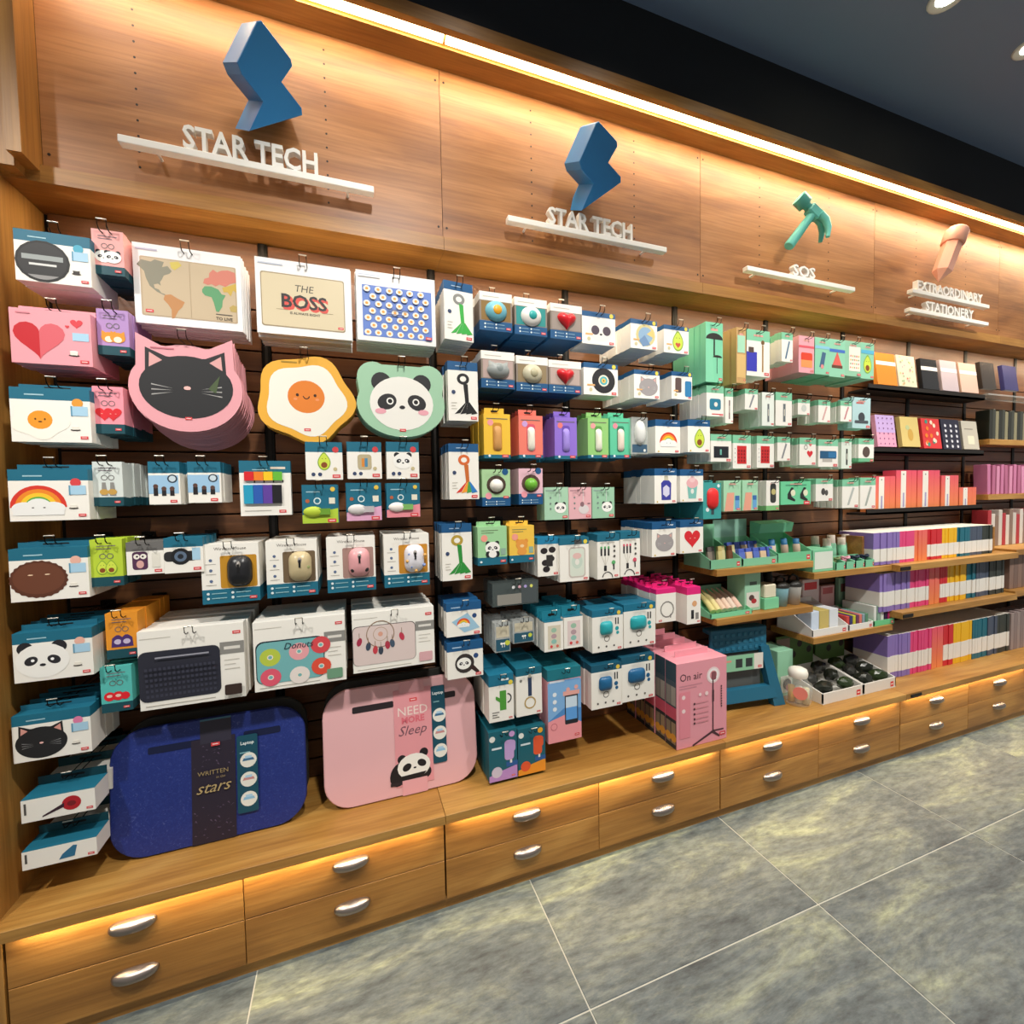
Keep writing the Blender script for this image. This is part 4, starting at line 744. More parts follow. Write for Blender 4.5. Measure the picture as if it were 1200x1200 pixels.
pk((1.3727,0.05,0.7366,0.0656,0.096), 'charging_pad_pack', 'green charging pad pack', 'teal topped white pack with green patterned pad', 'pack', sticker('#d6cdb8'), [(.02,TEAL),(.98,WH)], t=.02, n=9, tab=(1.0,.03,'#1c7d92'))
pk((1.4426,0.05,0.7418,0.0678,0.1032), 'charging_pad_pack', 'pink charging pad pack', 'teal topped white pack with pink patterned pad', 'pack', sticker('#e2cfcc'), [(.02,TEAL),(.98,WH)], t=.02, n=9, tab=(1.0,.03,'#1c7d92'))
def airt(c, rnd):
    def f(P):
        P.nm = 'earbud_case'
        m=P.at(.45,.56,.17); P.pc().dome([(m.x+a*m.k*(1.0 if rnd else 1.3),m.z+b*m.k*1.05) for a,b in rrect(-1,-.9,1,.9,.5,4)],-.001,.014,mat(c,.35)); m.arc(.1,-1.5,.45,.1,'#6f6860',0,360); P.rect(.74,.62,.78,.78,'#3a3a3c'); P.rect(.82,.62,.86,.78,'#3a3a3c'); P.circ(.80,.52,.05,c); P.circ(.82,.42,.04,c); [P.circ(u,.12,.025,'#5a5652') for u in (.2,.45,.7)]; P.circ(.86,.90,.05,'#e7c84c'); P.red(.88,.05,.12)
    return f
for R, c, q, nm, lb, tc in [((1.5701,0.05,0.7318,0.1177,0.1408),'#2aa3ab',1,'square turquoise earbud case pack','white pack with square turquoise earbud case','#1c6f8c'),((1.6965,0.05,0.7356,0.128,0.1477),'#2aa3ab',0,'wide turquoise earbud case pack','white pack with wide turquoise earbud case','#1c6f8c'),((1.5648,0.05,0.5447,0.118,0.1478),'#1f5f8c',1,'square blue earbud case pack','white pack with square dark blue earbud case','#17566e'),((1.6883,0.05,0.5526,0.1351,0.1548),'#1f5f8c',0,'wide blue earbud case pack','white pack with wide dark blue earbud case','#17566e')]:
    pk(R, 'earbud_case_pack', nm, lb, 'pack', airt(c,q), [(.16,tc),(.84,WH)], t=.024, n=6)
def cactus(P): P.rect(.5,.86,.8,.9,'#e8efee'); m=P.at(.55,.45,.22); m.r(-.3,-1,.35,.9,'#4f9a3a').p([(-.3,-.2),(-.7,.1),(-.7,.4),(-.6,.4),(-.3,.2)],'#4f9a3a').arc(.4,.1,.5,.12,'#2c2c30',-80,80); P.circ(.88,.80,.05,'#e7d24c'); P.lines(.12,.4,.2,3,.05,'#5a5652',.008); P.red(.86,.05,.14)
pk((1.1935,0.05,0.5688,0.0796,0.1458), 'gadget_pack', 'cactus gadget box', 'teal topped white box with green cactus', 'box', cactus, [(.24,'#1c6f8c'),(.76,WH)], t=.06, n=3)
def lany(P): P.rect(.46,.40,.6,.80,'#2f3f5c'); P.rect(.48,.78,.58,.86,'#b7b0a0'); P.at(.53,.26,.13).arc(0,0,1,.22,'#b79a5c',0,360); P.circ(.18,.74,.03,'#8a8a86'); P.red(.86,.05,.14)
pk((1.2851,0.05,0.5732,0.0861,0.1518), 'gadget_pack', 'navy lanyard pack', 'teal topped white box with navy lanyard and ring', 'box', lany, [(.16,'#17667c'),(.84,WH)], t=.06, n=3)
def stand(P):
    P.rect(.03,.72,.97,.84,'#6fa3d8'); P.rect(.05,.82,.5,.845,'#d9e2ec'); P.rect(.0,.30,1,.82,'#7fb0e0'); P.raw([((u-.5)*P.w,(v-.5)*P.h) for u,v in ((0,.0),(1,0),(1,.25),(.5,.36),(0,.30))],'#ee9aa0'); P.raw([((u-.5)*P.w,(v-.5)*P.h) for u,v in ((0,.30),(.5,.36),(1,.22),(1,.42),(.5,.46))],'#4f8ac8')
    P.rect(.5,.22,.90,.64,'#23252c',.02); P.rect(.53,.28,.87,.60,'#5f9fe0'); P.rect(.53,.45,.87,.60,'#cfe0ee'); P.rect(.45,.62,.95,.68,'#e8a9a0'); P.circ(.6,.70,.03,'#e8a9a0'); P.circ(.85,.72,.03,'#e8a9a0'); [P.circ(.2,v,.03,'#e8eef4') for v in (.66,.56,.46)]; P.circ(.17,.22,.05,'#c96f7c'); P.circ(.17,.22,.04,'#ee9aa0'); P.red(.86,.06,.14)
pk((1.4076,0.05,0.5088,0.1189,0.238), 'phone_stand_box', 'pink and blue phone stand box', 'tall pink and blue box with phone picture, resting above counter', 'box', stand, [(.15,'#1c7482'),(.85,'#e0a2ac')], t=.06, n=3)
def foot(c, lo):
    def f(P): m=P.at(.72,.58,.22); m.p(rrect(-.45,-.9,.45,.95,.3),c).p(rrect(-.3,-.2,.6,.9,.3),c); P.raw([((u-.5)*P.w,(v-.5)*P.h) for u,v in ((0,0),(1,0),(1,.26),(.5,.20),(0,.12))],lo); m.r(-.3,-1.5,.8,-1.05,'#2c5c9c'); m.r(.05,-1.2,.25,-.9,'#e8e6e0'); P.circ(.27,.18,.11,'#cfc9dc' if lo!='#e8962c' else c); P.rect(.1,.64,.45,.68,'#d6e6ea'); P.circ(.12,.86,.06,'#e4e6e0'); P.circ(.82,.90,.06,'#c79ad0' if lo!='#e8962c' else '#e8a72c'); P.red(.85,.06,.12) if lo!='#e8962c' else None
    return f
pk((1.1955,0.05,0.3878,0.0911,0.1554), 'hand_warmer_box', 'lilac hand warmer box', 'teal box with lilac shape, lowest beside the pink tray', 'box', foot('#c2a2d8','#b98fd0'), '#17606f', t=.05, n=3)
pk((1.2905,0.05,0.3834,0.0926,0.1481), 'hand_warmer_box', 'orange hand warmer box', 'teal box with orange shape, lowest beside the phone stand box', 'box', foot('#e05a34','#e8962c'), '#17606f', t=.05, n=3)
def peng(P): P.pc().dome([(a*P.w,b*P.h+.06*P.h) for a,b in rrect(-.32,-.32,.32,.36,.3,4)],-.001,.016,mat('#dfe0dc')); P.rect(.04,.04,.96,.26,'#3a5a72'); P.circ(.8,.1,.04,'#e6e6de'); P.rect(.5,.62,.8,.65,'#4a4a4c')
pk((1.7078,0.06,1.3808,0.0652,0.1239), 'sterilizer_case', 'clear box with white bottle', 'clear plastic box with white rounded bottle inside', 'case', peng, CLR, t=.05, n=2)
def hotpink(k):
    def f(P): 
        if k: P.at(.55,.38,.25).arc(0,0,1,.16,'#8a8680',0,360); P.at(.72,.2,.1).r(-.2,-.8,.2,.3,'#8a8680'); P.red(.2,.06,.16)
        else: P.rect(.3,.14,.5,.38,'#29272a'); P.rect(.62,.12,.85,.30,'#8a8680'); P.circ(.55,.55,.08,'#e0a878'); P.red(.84,.06,.2)
    return f
pk((1.8142,0.06,0.7876,0.0841,0.1186), 'mirror_box', 'magenta topped mirror box', 'white box with magenta top and round mirror picture', 'box', hotpink(1), [(.14,'#e5267c'),(.86,WH)], t=.035, n=6, tab=(.8,.016,'#e5267c'))
pk((1.9269,0.05,0.7783,0.0611,0.1332), 'mirror_box', 'narrow magenta topped box', 'narrow white box with magenta top beside the mirror box', 'box', hotpink(0), [(.20,'#e5267c'),(.80,WH)], t=.035, n=6, tab=(.8,.014,'#e5267c'))
def pops(P): P.pc().dome(rrect(-.3*P.w,-.22*P.h,.32*P.w,.36*P.h,.25*P.w,4),-.001,.012,mat('#e02c2c')); P.rect(.44,.12,.6,.28,'#3a4a50'); P.circ(.24,.26,.06,'#dfeaea'); P.circ(.85,.92,.05,'#dfeaea')
pk((2.0105,0.05,1.1523,0.0823,0.1299), 'ice_lolly_box', 'teal ice lolly box', 'teal box with red ice lolly fan', 'box', pops, '#3f9f9c', t=.03, n=7, tab=(.7,.01,'#3f9f9c'))
# ================================================================== SMALL MINT CARDS
def sos(kind, c='#3a3a3c', c2=None):
    def f(P):
        P.rect(.3,.86,.7,.90,'#e8a89c'); m = P.at(.5,.42,.26)
        if kind == 'umb': P.raw([(-P.w/2,-P.h/2),(P.w*.0,-P.h/2),(-P.w*.2,P.h*.3),(-P.w/2,P.h*.45)],'#84d3ab'); m2=P.at(.5,.72,.15); m2.e(0,0,1.2,.7,'#2b2724',a0=0,a1=180); m2.r(-.12,-1.8,.08,0,'#2b2724'); P.at(.68,.42,.08).e(0,0,1.2,.5,'#2b2724',a0=0,a1=180); P.rect(.64,.15,.67,.42,'#2b2724')
        elif kind == 'wood': P.rect(.05,.10,.95,.52,'#dcb878'); P.rect(.1,.55,.9,.86,'#a9dcbc')
        elif kind == 'bag': P.rect(.0,.10,.44,.52,'#3d3fb4'); P.rect(.08,.50,.30,.62,'#5b4a42'); P.rect(.66,.10,.72,.68,'#a9824c'); P.circ(.69,.74,.05,'#7a5a34')
        elif kind == 'tape': m.p(rrect(-.9,-.8,.9,.6,.3),'#2a7c98').e(.1,-.1,.3,.3,'#e8e4da',n=10); P.rect(.3,.06,.8,.09,'#d8464a')
        elif kind == 'tab': P.rect(.14,.14,.86,.56,'#23262c'); P.rect(.44,.25,.52,.45,'#6fb8a8')
        elif kind == 'calc': P.rect(.22,.14,.74,.68,'#cf2e30'); [P.rect(.28+.15*i,.2+.1*j,.36+.15*i,.26+.1*j,'#8c2022') for i in range(3) for j in range(4)]; [P.circ(.1,.2+.13*i,.012,'#3a3a3a') for i in range(4)]
        elif kind == 'heart': m.heart(.4,-.1,.6,'#d8343c'); m.heart(.5,1.2,.3,'#e07f7c'); m.arc(-.4,.9,.35,.1,'#8a8680',0,360)
        elif kind == 'strap': P.rect(.08,.30,.9,.58,'#26597f'); P.rect(.5,.34,.92,.54,'#2f74a6'); P.rect(.2,.18,.7,.30,'#b9b4ac')
        elif kind == 'pen': P.raw([((u-.5)*P.w,(v-.5)*P.h) for u,v in ((.3,.1),(.42,.1),(.75,.7),(.62,.72))],c)
        elif kind == 'stick': P.rect(.45,.12,.60,.66,c); P.rect(.5,.3,.56,.5,'#d8d2c4')
        elif kind == 'hat': P.circ(.5,.36,.16,'#3f4348'); P.rect(.12,.16,.88,.26,'#4a4f55',.04); P.rect(.2,.80,.6,.85,'#d8706a')
        elif kind == 'blob': m.e(0,0,.9,.9,c)
        elif kind == 'sock': P.raw([((u-.5)*P.w,(v-.5)*P.h) for u,v in ((.05,.0),(.55,.0),(.62,.6),(.2,.6))],'#e8a48c'); P.rect(.66,.05,.92,.5,'#6ca7d8'); P.rect(.66,.35,.92,.5,'#3f6fae')
        elif kind == 'knife': 
            for u in (.32,.74): P.raw([((u+a-.5)*P.w,(v-.5)*P.h) for a,v in ((-.1,.25),(.14,.12),(.16,.2),(.02,.36),(.1,.72),(.02,.74),(-.1,.45))],'#2a2b2c'); P.circ(u+.08,.5,.14,'#e6e6c8')
            P.rect(.15,.82,.85,.86,'#4f9a7a')
        elif kind == 'watch': P.rect(.3,.25,.75,.9,'#3a3d3a',.1); P.circ(.55,.62,.1,'#c2b878')
        elif kind == 'cup': m.e(-.3,0,.5,.6,c).e(.5,-.2,.4,.5,'#55524e')
        elif kind == 'kettle': P.rect(.15,.30,.88,.55,'#e04a34',.05); P.rect(.15,.15,.88,.35,'#ee9a5c'); P.rect(0,.68,1,.74,'#e0606c')
        elif kind == 'tool': P.raw([((u-.5)*P.w,(v-.5)*P.h) for u,v in ((.3,.2),(.6,.2),(.75,.6),(.5,.62))],'#4a6a88'); P.rect(0,.70,1,.78,'#8cc6dc'); P.circ(.5,.22,.06,'#e08f8c')
        elif kind == 'fire': m.p([(-.7,-.4),(.7,-.4),(0,1)],'#e0665a').r(-.8,-.7,.8,-.4,'#6a4634'); P.rect(0,.66,1,.74,'#4a74c4')
        elif kind == 'dots':
            P.rect(.25,.15,.95,.85,'#efe9dc'); [P.circ(.35+.12*(i%5),.25+.11*(i//5),.025,('#e07a68','#e8c05c','#8fae7c')[i%3]) for i in range(20)]
        elif kind == 'avo': m_avo(P.at(.5,.40,.28)); P.rect(0,.70,1,.80,'#5fb8d8')
        P.red(.86,.06,.2)
    return f
MW = [(.24,MINT),(.76,WH)]
PLASTIC = clear('card_sleeve_plastic', '#e6ebe4', .55)
rows = [
 ((2.0198,0.05,1.6839,0.0776,0.2111),'umb','#3a','mint umbrella pack','tall mint and white pack with folding umbrella','#7fd0a8',.014,12),
 ((2.1558,0.06,1.688,0.0453,0.2028),'wood','','wooden board pack','narrow wooden pack with mint label','#c9a06a',.014,10),
 ((2.2401,0.06,1.7032,0.115,0.1712),'bag','','blue back scratcher pack','white pack with blue pouch and wooden stick',MW,.014,8),
 ((2.3884,0.06,1.7393,0.0587,0.1108),'pen','#5a7a94','pale thin card of small tools','narrow white pack with slanted blue tool, top row',MW,.010,12),
 ((2.4925,0.06,1.7205,0.0846,0.1431),'kettle','','pink hot water bottle box','pink box with red bottle, top row','#eba7b0',.03,5),
 ((2.581,0.06,1.7214,0.0826,0.1455),'tool','','mint tool box','mint box with blue tool and pale blue stripe','#8fcfae',.05,3),
 ((2.6676,0.06,1.7201,0.0903,0.1513),'fire','','mint campfire box','mint box with red cone and blue stripe','#93d0b0',.05,3),
 ((2.762,0.06,1.7263,0.0986,0.1434),'dots','','mint confetti box','mint box with confetti patterned panel','#93c8a8',.05,3),
 ((2.8518,0.06,1.7249,0.0804,0.1494),'avo','','mint avocado box','mint box with big avocado at right end of top row','#93d0b0',.05,3),
 ((2.0336,0.06,1.5142,0.0787,0.1105),'tape','','blue tape dispenser pack','white mint topped pack with blue tape dispenser',MW,.010,14),
 ((2.1094,0.07,1.5028,0.0367,0.1286),'stick','#6a4a4c','thin brush pack','narrow pack beside the blue tape dispenser',MW,.010,10),
 ((2.2067,0.06,1.5296,0.0633,0.0763),'pen','#8a8f94','grey pen knife pack','small white pack with slanted grey tool, second row',MW,.009,10),
 ((2.2906,0.06,1.4968,0.0612,0.1262),'stick','#6d7478','left thermometer pack','tall mint topped pack with grey stick, left of two','#e9efe6',.012,9),
 ((2.3729,0.06,1.5006,0.0857,0.1282),'stick','#6d7478','right thermometer pack','tall mint topped pack with grey stick, right of two',MW,.012,9),
 ((2.4809,0.06,1.5141,0.0658,0.0604),'blob','#cfd4cc','small blank white pack','small pale pack with nothing but white, second row',MW,.010,8),
 ((2.5964,0.06,1.5025,0.0687,0.0892),'pen','#d9a8a4','pale pink tweezers pack','small mint topped pack with pale pink tool',MW,.010,9),
 ((2.7246,0.06,1.5082,0.0669,0.0843),'pen','#c9868c','rose tweezers pack','small mint topped pack with rose tool',MW,.010,9),
 ((2.8193,0.06,1.5052,0.1118,0.1286),'hat','','bucket hat pack','pale turquoise pack with grey bucket hat','#b4d4d6',.02,3),
 ((2.0617,0.06,1.3451,0.096,0.0996),'tab','','black writing tablet pack','mint topped pack with black tablet',MW,.012,10),
 ((2.1617,0.06,1.3325,0.0875,0.124),'calc','','left red calculator pack','mint topped pack with red calculator, left of two',MW,.010,10),
 ((2.2789,0.06,1.3342,0.0873,0.1204),'calc','','right red calculator pack','mint topped pack with red calculator, right of two',MW,.010,10),
 ((2.3743,0.06,1.3472,0.0679,0.0928),'pen','#8a8c90','grey clip pack','mint topped pack with small grey clip',MW,.010,6),
 ((2.5046,0.06,1.3391,0.0905,0.1088),'heart','','red heart clip pack','white pack with red heart',MW,.010,9),
 ((2.6217,0.06,1.3339,0.1144,0.1112),'strap','','blue luggage strap pack','white pack with blue rolled strap',MW,.03,4),
 ((2.7304,0.06,1.3335,0.0621,0.1241),'stick','#2c2f2e','dark slim tool pack','slim mint pack with dark long tool',[(.12,MINT),(.88,'#dfe8dc')],.010,9),
 ((2.8521,0.06,1.3497,0.0973,0.0978),'blob','#5b4a44','round brown patch pack','white mint pack with small brown disc',[(.25,MINT),(.60,WH),(.15,'#6fb98c')],.012,8),
 ((2.1043,0.05,1.1692,0.0814,0.1134),'sock','','left first aid pouch pack','mint and peach pack with blue tube, left of two','#a8d8b4',.012,3),
 ((2.1913,0.05,1.1691,0.0759,0.1123),'sock','','right first aid pouch pack','mint and peach pack with blue tube, right of two','#a8d8b4',.012,3),
 ((2.3056,0.05,1.167,0.0662,0.1149),'watch','','green based lamp pack','white pack with dark lamp and green base',[(.84,WH),(.16,'#7fbf7c')],.014,7),
 ((2.4415,0.06,1.1747,0.1633,0.0914),'knife','','wide mint knife box','wide mint box with two black folding tools','#6fcf9c',.04,3),
 ((2.5874,0.05,1.1843,0.0983,0.09),'cup','#4a4744','grey earplug pack','white mint topped pack with dark grey shapes',MW,.012,8),
 ((2.7574,0.06,1.1658,0.0997,0.1185),'pen','#b9bdb8','white ring tool pack','mint topped white pack with thin grey rings',MW,.010,12),
 ((2.867,0.06,1.1657,0.0982,0.1318),'pen','#aab0a8','white slanted loop pack','white pack with thin grey loop at right end of fourth row',MW,.012,6),
]
for R, k, c, nm, lb, b, t, n in rows: pk(R, 'small_goods_pack', nm, lb, 'pack', sos(k, c or '#3a3a3c'), b, t=t, n=n, jit=.002)

# ================================================================== SHELVES
def shelf(xa, xb, yf, zt, th, label, grp='wooden shelves'):
    o = MB().box(xa, yf, zt-th, xb, YB-.004, zt, OAKC, c=.001).build('shelf_board'); tag(o, label, 'shelf', grp); return o
SA, SB_, SCz, SD = .889, .836, .700, .560
shelf(2.072, 2.585, .09, SA, .026, 'upper left oak shelf carrying mint display boxes')
shelf(2.590, 3.085, .09, SB_, .026, 'upper right oak shelf carrying small mint bottles and trays')
shelf(2.072, 2.585, .09, SCz, .026, 'lower oak shelf just above the teal stool')
shelf(2.590, 3.10, .09, SD, .026, 'lower oak shelf carrying white display trays')
NE = .838; NF = 0.6195
shelf(3.09, 4.045, .06, NE, .03, 'oak shelf carrying the top row of rainbow notebooks', 'notebook shelves')
shelf(3.11, 4.045, .06, NF, .03, 'oak shelf carrying the middle row of rainbow notebooks', 'notebook shelves')
shelf(4.05, XR-.01, .07, NE+.012, .03, 'oak shelf at right edge carrying red and grey books', 'notebook shelves')
shelf(4.05, XR-.01, .07, NF+.01, .03, 'oak shelf at right edge carrying brown books', 'notebook shelves')
ZB1, ZB2 = 1.4418, 1.1394
shelf(4.06, XR-.01, .19, ZB1, .03, 'oak shelf at right edge carrying black folders', 'notebook shelves')
shelf(4.06, XR-.01, .19, ZB2, .03, 'oak shelf at right edge carrying pink folders', 'notebook shelves')
for x, lb in ((2.9794-.017, 'upright oak end panel left of the top rainbow notebook row'), (4.0, 'upright oak end panel right of the top rainbow notebook row')):
    tag(MB().box(x, .14, NE, x+.014, YB-.005, NE+.13, OAK).build('end_panel'), lb, 'panel')
# display trays
def otray(xa, xb, yf, yb, z, hf, hb, col, label, card=None, t=.003, cat='display tray', top=None):
    w = xb-xa; m = MB(); M_ = mat(col); e = empty('display_tray', ((xa+xb)/2, (yf+yb)/2, z+.0005)); d = (yb-yf)/2
    m.box(-w/2, -d, 0, w/2, d, t, M_); m.box(-w/2, -d, t, w/2, -d+t, hf, M_); m.box(-w/2, d-t, t, w/2, d, hb, M_)
    for q in (-w/2, w/2-t): m.add([(q,-d,t),(q+t,-d,t),(q+t,d,t),(q,d,t),(q,-d,hf),(q+t,-d,hf),(q+t,d,hb),(q,d,hb)], [(0,3,2,1),(4,5,6,7),(0,1,5,4),(1,2,6,5),(2,3,7,6),(3,0,4,7)], M_)
    m.build('tray_body', e)
    if card: MB().box(-w/2, d-.002, hb, w/2, d, hb+card[0], mat(card[1])).build('header_card', e)
    P = Pr(w, hf); P.red(.88,.4,.1,.5); P.b.build('printed_front', e, (0, -d, hf/2))
    tag(e, label, cat, 'display trays'); return e
def stick(x, y, z, r, h, col, cap, name, label, grp, lean=0.0, box=False):
    e = empty(name, (x, y, z)); e.rotation_euler = (lean, 0, 0)
    if box: MB().box(-r, -r*.6, 0, r, r*.6, h*.75, mat(col), c=.001).build('body', e); MB().box(-r*.9, -r*.55, h*.75, r*.9, r*.55, h, mat(cap), c=.001).build('cap', e)
    else: MB().lathe([(0,0),(r,0),(r,h*.7),(r*.8,h*.74)], mat(col), 12).build('body', e); MB().lathe([(r*.85,h*.72),(r*.85,h),(0,h)], mat(cap), 12).build('cap', e)
    tag(e, label, 'bottle' if not box else 'pack', grp); return e
# upper left shelf
xA = [2.0344, 2.2121, 2.1858, 2.3699]
otray(xA[0]+.02, xA[1], .105, .25, SA, .035, .10, '#7fbf98', 'mint display tray of upright tubes, at left end of the upper shelf', (.06,'#86c9a2'))
for i in range(6): stick(xA[0]+.06+.026*i, .15+.012*(i % 2), SA+.004, .011, .075, ('#8c7f74','#5d5a50','#d9c98c','#d9cf9c','#7a4a34','#dcd2a0')[i], ('#6a6260','#3a3a36','#c9b878','#cfc48c','#5a3424','#cfc48c')[i], 'tube_stick', ['grey tube','dark olive tube','wide pale yellow tube','pale yellow tube second','brown tube','pale yellow tube at right end'][i]+' in the left mint tray', 'tubes in left mint tray', -.1, True)
otray(xA[2]+.03, xA[3]+.03, .105, .26, SA, .03, .10, '#86c9a2', 'mint display tray of blue and peach packs, in the middle of the upper shelf', (.075,'#9fd0bc'))
for j in range(2):
    for i in range(5): stick(xA[2]+.065+.038*i, .145+.06*j, SA+.004+.02*j, .016, .06, '#e6c3a0' if (i+j) % 2 else '#5f74c4', '#5064c0', 'plaster_pack', ['front row', 'back row'][j]+' blue capped peach and blue pack, '+['first','second','third','fourth','fifth'][i]+' in the middle mint tray', 'packs in middle mint tray', -.15, True)
xB = [2.3792, 2.5973]
mb_ = otray(xB[0]+.02, xB[1], .105, .24, SA, .04, .11, '#74c998', 'open mint display carton with raised lid, at right end of the upper shelf')
MB().hull([(-.1,.02,.115),(.09,.02,.115),(.09,.066,.11),(-.1,.066,.11),(-.1,.01,.155),(.09,.01,.155),(.09,.066,.165),(-.1,.066,.165)], [(0,3,2,1),(4,5,6,7),(0,1,5,4),(1,2,6,5),(2,3,7,6),(3,0,4,7)], mat('#7fd0a4')).build('lid', mb_)
for i in range(5): stick(xB[0]+.05+.035*i, .15+.03*(i % 2), SA+.004, .014, .085, ('#d9c3b0','#e9e6dc','#b9a08c','#eee9dc','#c9b39c')[i], '#2f6f9c', 'small_jar', 'blue capped little jar, '+['first','second','third','fourth','fifth'][i]+' in the open mint carton', 'jars in mint carton', -.1)
# upper right shelf
tag(MB().box(2.6013, .105, SB_+.0005, 2.725, .20, SB_+.095, mat('#7fcaa0'), c=.001).box(2.6114, .1045, SB_+.012, 2.7198, .105, SB_+.085, mat('#dfe6da')).build('tissue_box'), 'mint box with white patterned front on the upper right shelf', 'box')
for i, (px, py, hh) in enumerate(((969,634,.11),(978,632,.11),(985,634,.11),(995,640,.09),(1012,632,.12))):
    x0 = (2.7707, 2.8259, 2.8766, 2.9223, 2.9745)[i]
    stick(x0, .215-.015*(i % 2), SB_+.001, .019, .135-.012*(i % 2), '#8fcfae', '#e8ddd0', 'lotion_bottle', 'mint bottle with pale cap, '+['leftmost','second','third','fourth','rightmost'][i]+' at the back of the upper right shelf', 'mint bottles', -.05)
for i in range(4):
    xa = 2.7306+.062*i; otray(xa, xa+.059, .097, .16, SB_, .032, .05, '#7fc8a0', 'small mint tray of hair ties, '+['leftmost','second','third','rightmost'][i]+' on the upper right shelf')
    for k in range(3):
        c = ('#7a8a5c','#e3a3b4','#2f3a4c','#232c40')[i]; o = MB().tube([(.015*math.cos(a), .012*math.sin(a), .008+.004*math.sin(2*a)) for a in [2*PI*q/12 for q in range(13)]], .0055, mat(c, .8), 6).build('hair_tie', None, (xa+.022+.008*k, .125+.01*(k % 2), SB_+.012+.013*k), (.15, .1*k, k)); tag(o, ['olive','pink','slate','navy'][i]+' hair tie, '+['left','middle','right'][k]+' one in its small mint tray', 'hair tie', 'hair ties')
# lower left shelf
xC = [2.0425, 2.2395]
otray(xC[0]+.01, xC[1]+.02, .1, .26, SCz, .018, .07, '#7fd0a0', 'mint display tray of pale tubes on the shelf above the stool', (.02,'#8fae9c'))
for i in range(6): tag(MB().tube([(0,0,0),(0,.05,.035),(0,.11,.06)], [.012,.0115,.004], mat(('#e6d890','#e9dc9c','#e8cbb0','#eccfb8','#e6d2c0','#e9c3b0')[i]), 10).build('cream_tube', None, (xC[0]+.045+.027*i, .125, SCz+.02), (0, 0, -.15)), ['first','second','third','fourth','fifth','sixth'][i]+' pale cream tube lying in the mint tray above the stool', 'tube', 'cream tubes')
bx_ = [2.2235, 2.3275, 2.4023]
o = tag(MB().box(bx_[0]+.03, .13, SCz+.0005, bx_[1]+.01, .22, SCz+.17, mat('#9fd0b0'), c=.001).build('mint_carton'), 'tall mint carton with red and dark picture above the stool', 'box')
P = Pr(bx_[1]-bx_[0]-.02, .17); P.rect(.1,.08,.9,.45,'#e2ddd2'); P.at(.5,.28,.12).e(-.3,.3,.7,.6,'#54403c').e(.3,-.4,.7,.5,'#b03038'); P.rect(.3,.62,.75,.70,'#5a6a60'); P.b.build('printed_front', o, ((bx_[0]+.03+bx_[1]+.01)/2, .13, SCz+.085))
tag(MB().box(bx_[1]+.02, .12, SCz+.0005, bx_[1]+.10, .19, SCz+.045, mat('#7fd0a0'), c=.001).box(bx_[1]+.028, .125, SCz+.045, bx_[1]+.092, .185, SCz+.10, mat('#e3dbc0'), c=.004).build('candle_carton'), 'small cream carton in a mint base beside the tall mint carton', 'box')
for i, (px, c, lb) in enumerate(((918,'#8fc0cc','pale blue printed travel mug'),(933,'#b9b6b0','clear grey travel mug'))):
    x = (2.4695, 2.5434)[i]; e = empty('travel_mug', (x, .15, SCz+.0005))
    MB().lathe([(0,0),(.026,0),(.033,.075),(.033,.08)], mat(c, .25), 16).build('body', e); MB().lathe([(.035,.078),(.035,.09),(.02,.1),(.0,.1)], mat('#26241f', .4), 16).build('lid', e)
    MB().tube([(-.028,0,.085),(-.024,0,.115),(0,0,.125),(.024,0,.115),(.028,0,.085)], .005, mat('#26241f', .4), 6).build('handle', e); tag(e, lb+' with black lid on the shelf above the stool', 'mug', 'travel mugs')
for i in range(4): stick(bx_[1]+.03+.055*i, .255, SCz+.001, .02, .15, '#2a2826', '#1b1a19', 'dark_bottle', 'tall black bottle, '+['leftmost','second','third','rightmost'][i]+' at the back of the shelf above the stool', 'black bottles')
# lower right shelf
xd = [2.5071, 2.8076, 2.982, 3.118]
otray(xd[0]+.09, xd[1]+.01, .10, .27, SD, .03, .12, '#e9e5df', 'large white display tray of boxed goods on the lower right shelf')
for i, (a, b_, c, lb) in enumerate(((0,.30,'#cfdcec','pale blue'),(.30,.66,'#c9b46a','golden'),(.66,1,'#dfe3e8','white with grey mark'))):
    xa = xd[0]+.115+(xd[1]-xd[0]-.13)*a; xb = xd[0]+.115+(xd[1]-xd[0]-.13)*b_-.004
    for k in range(2): tag(MB().box(xa, .125+.07*k, SD+.004, xb, .19+.07*k, SD+.10+.004*k, mat(c), c=.001).build('goods_box'), lb+' box, '+('front' if k == 0 else 'back')+' row of the large white tray', 'box', 'boxes in white tray')
otray(xd[1]+.015, xd[2]+.0, .10, .27, SD, .026, .06, '#eceae4', 'small white tray of coloured pens on the lower right shelf')
for i in range(7): tag(MB().box(-.008, -.055, 0, .008, .055, .055, mat(('#c94a44','#3a3a6c','#c9c43a','#6a3a5c','#d87a6c','#8aa0a8','#5a8a6c')[i]), c=.001).build('eraser_pack', None, (xd[1]+.034+.0205*i, .17, SD+.005), (0,0,-.06)), ['coral','navy','lime','plum','salmon','grey','green'][i]+' slim pack standing in the small white tray', 'pack', 'packs in small white tray')
otray(xd[2]+.006, xd[3]+.01, .10, .27, SD, .024, .06, '#6fc98c', 'green tray of slim books at the right end of the lower shelf')
for i in range(6): tag(MB().box(-.009, -.07, 0, .009, .07, .085, mat(('#dfe0da','#8fae9c','#ece9e2','#3c2148','#d8307c','#2a1a30')[i]), c=.001).build('mini_book', None, (xd[2]+.028+.025*i, .18, SD+.004)), ['white','sage','cream','dark purple','magenta','blackish'][i]+' slim book standing in the green tray', 'book', 'slim books in green tray')
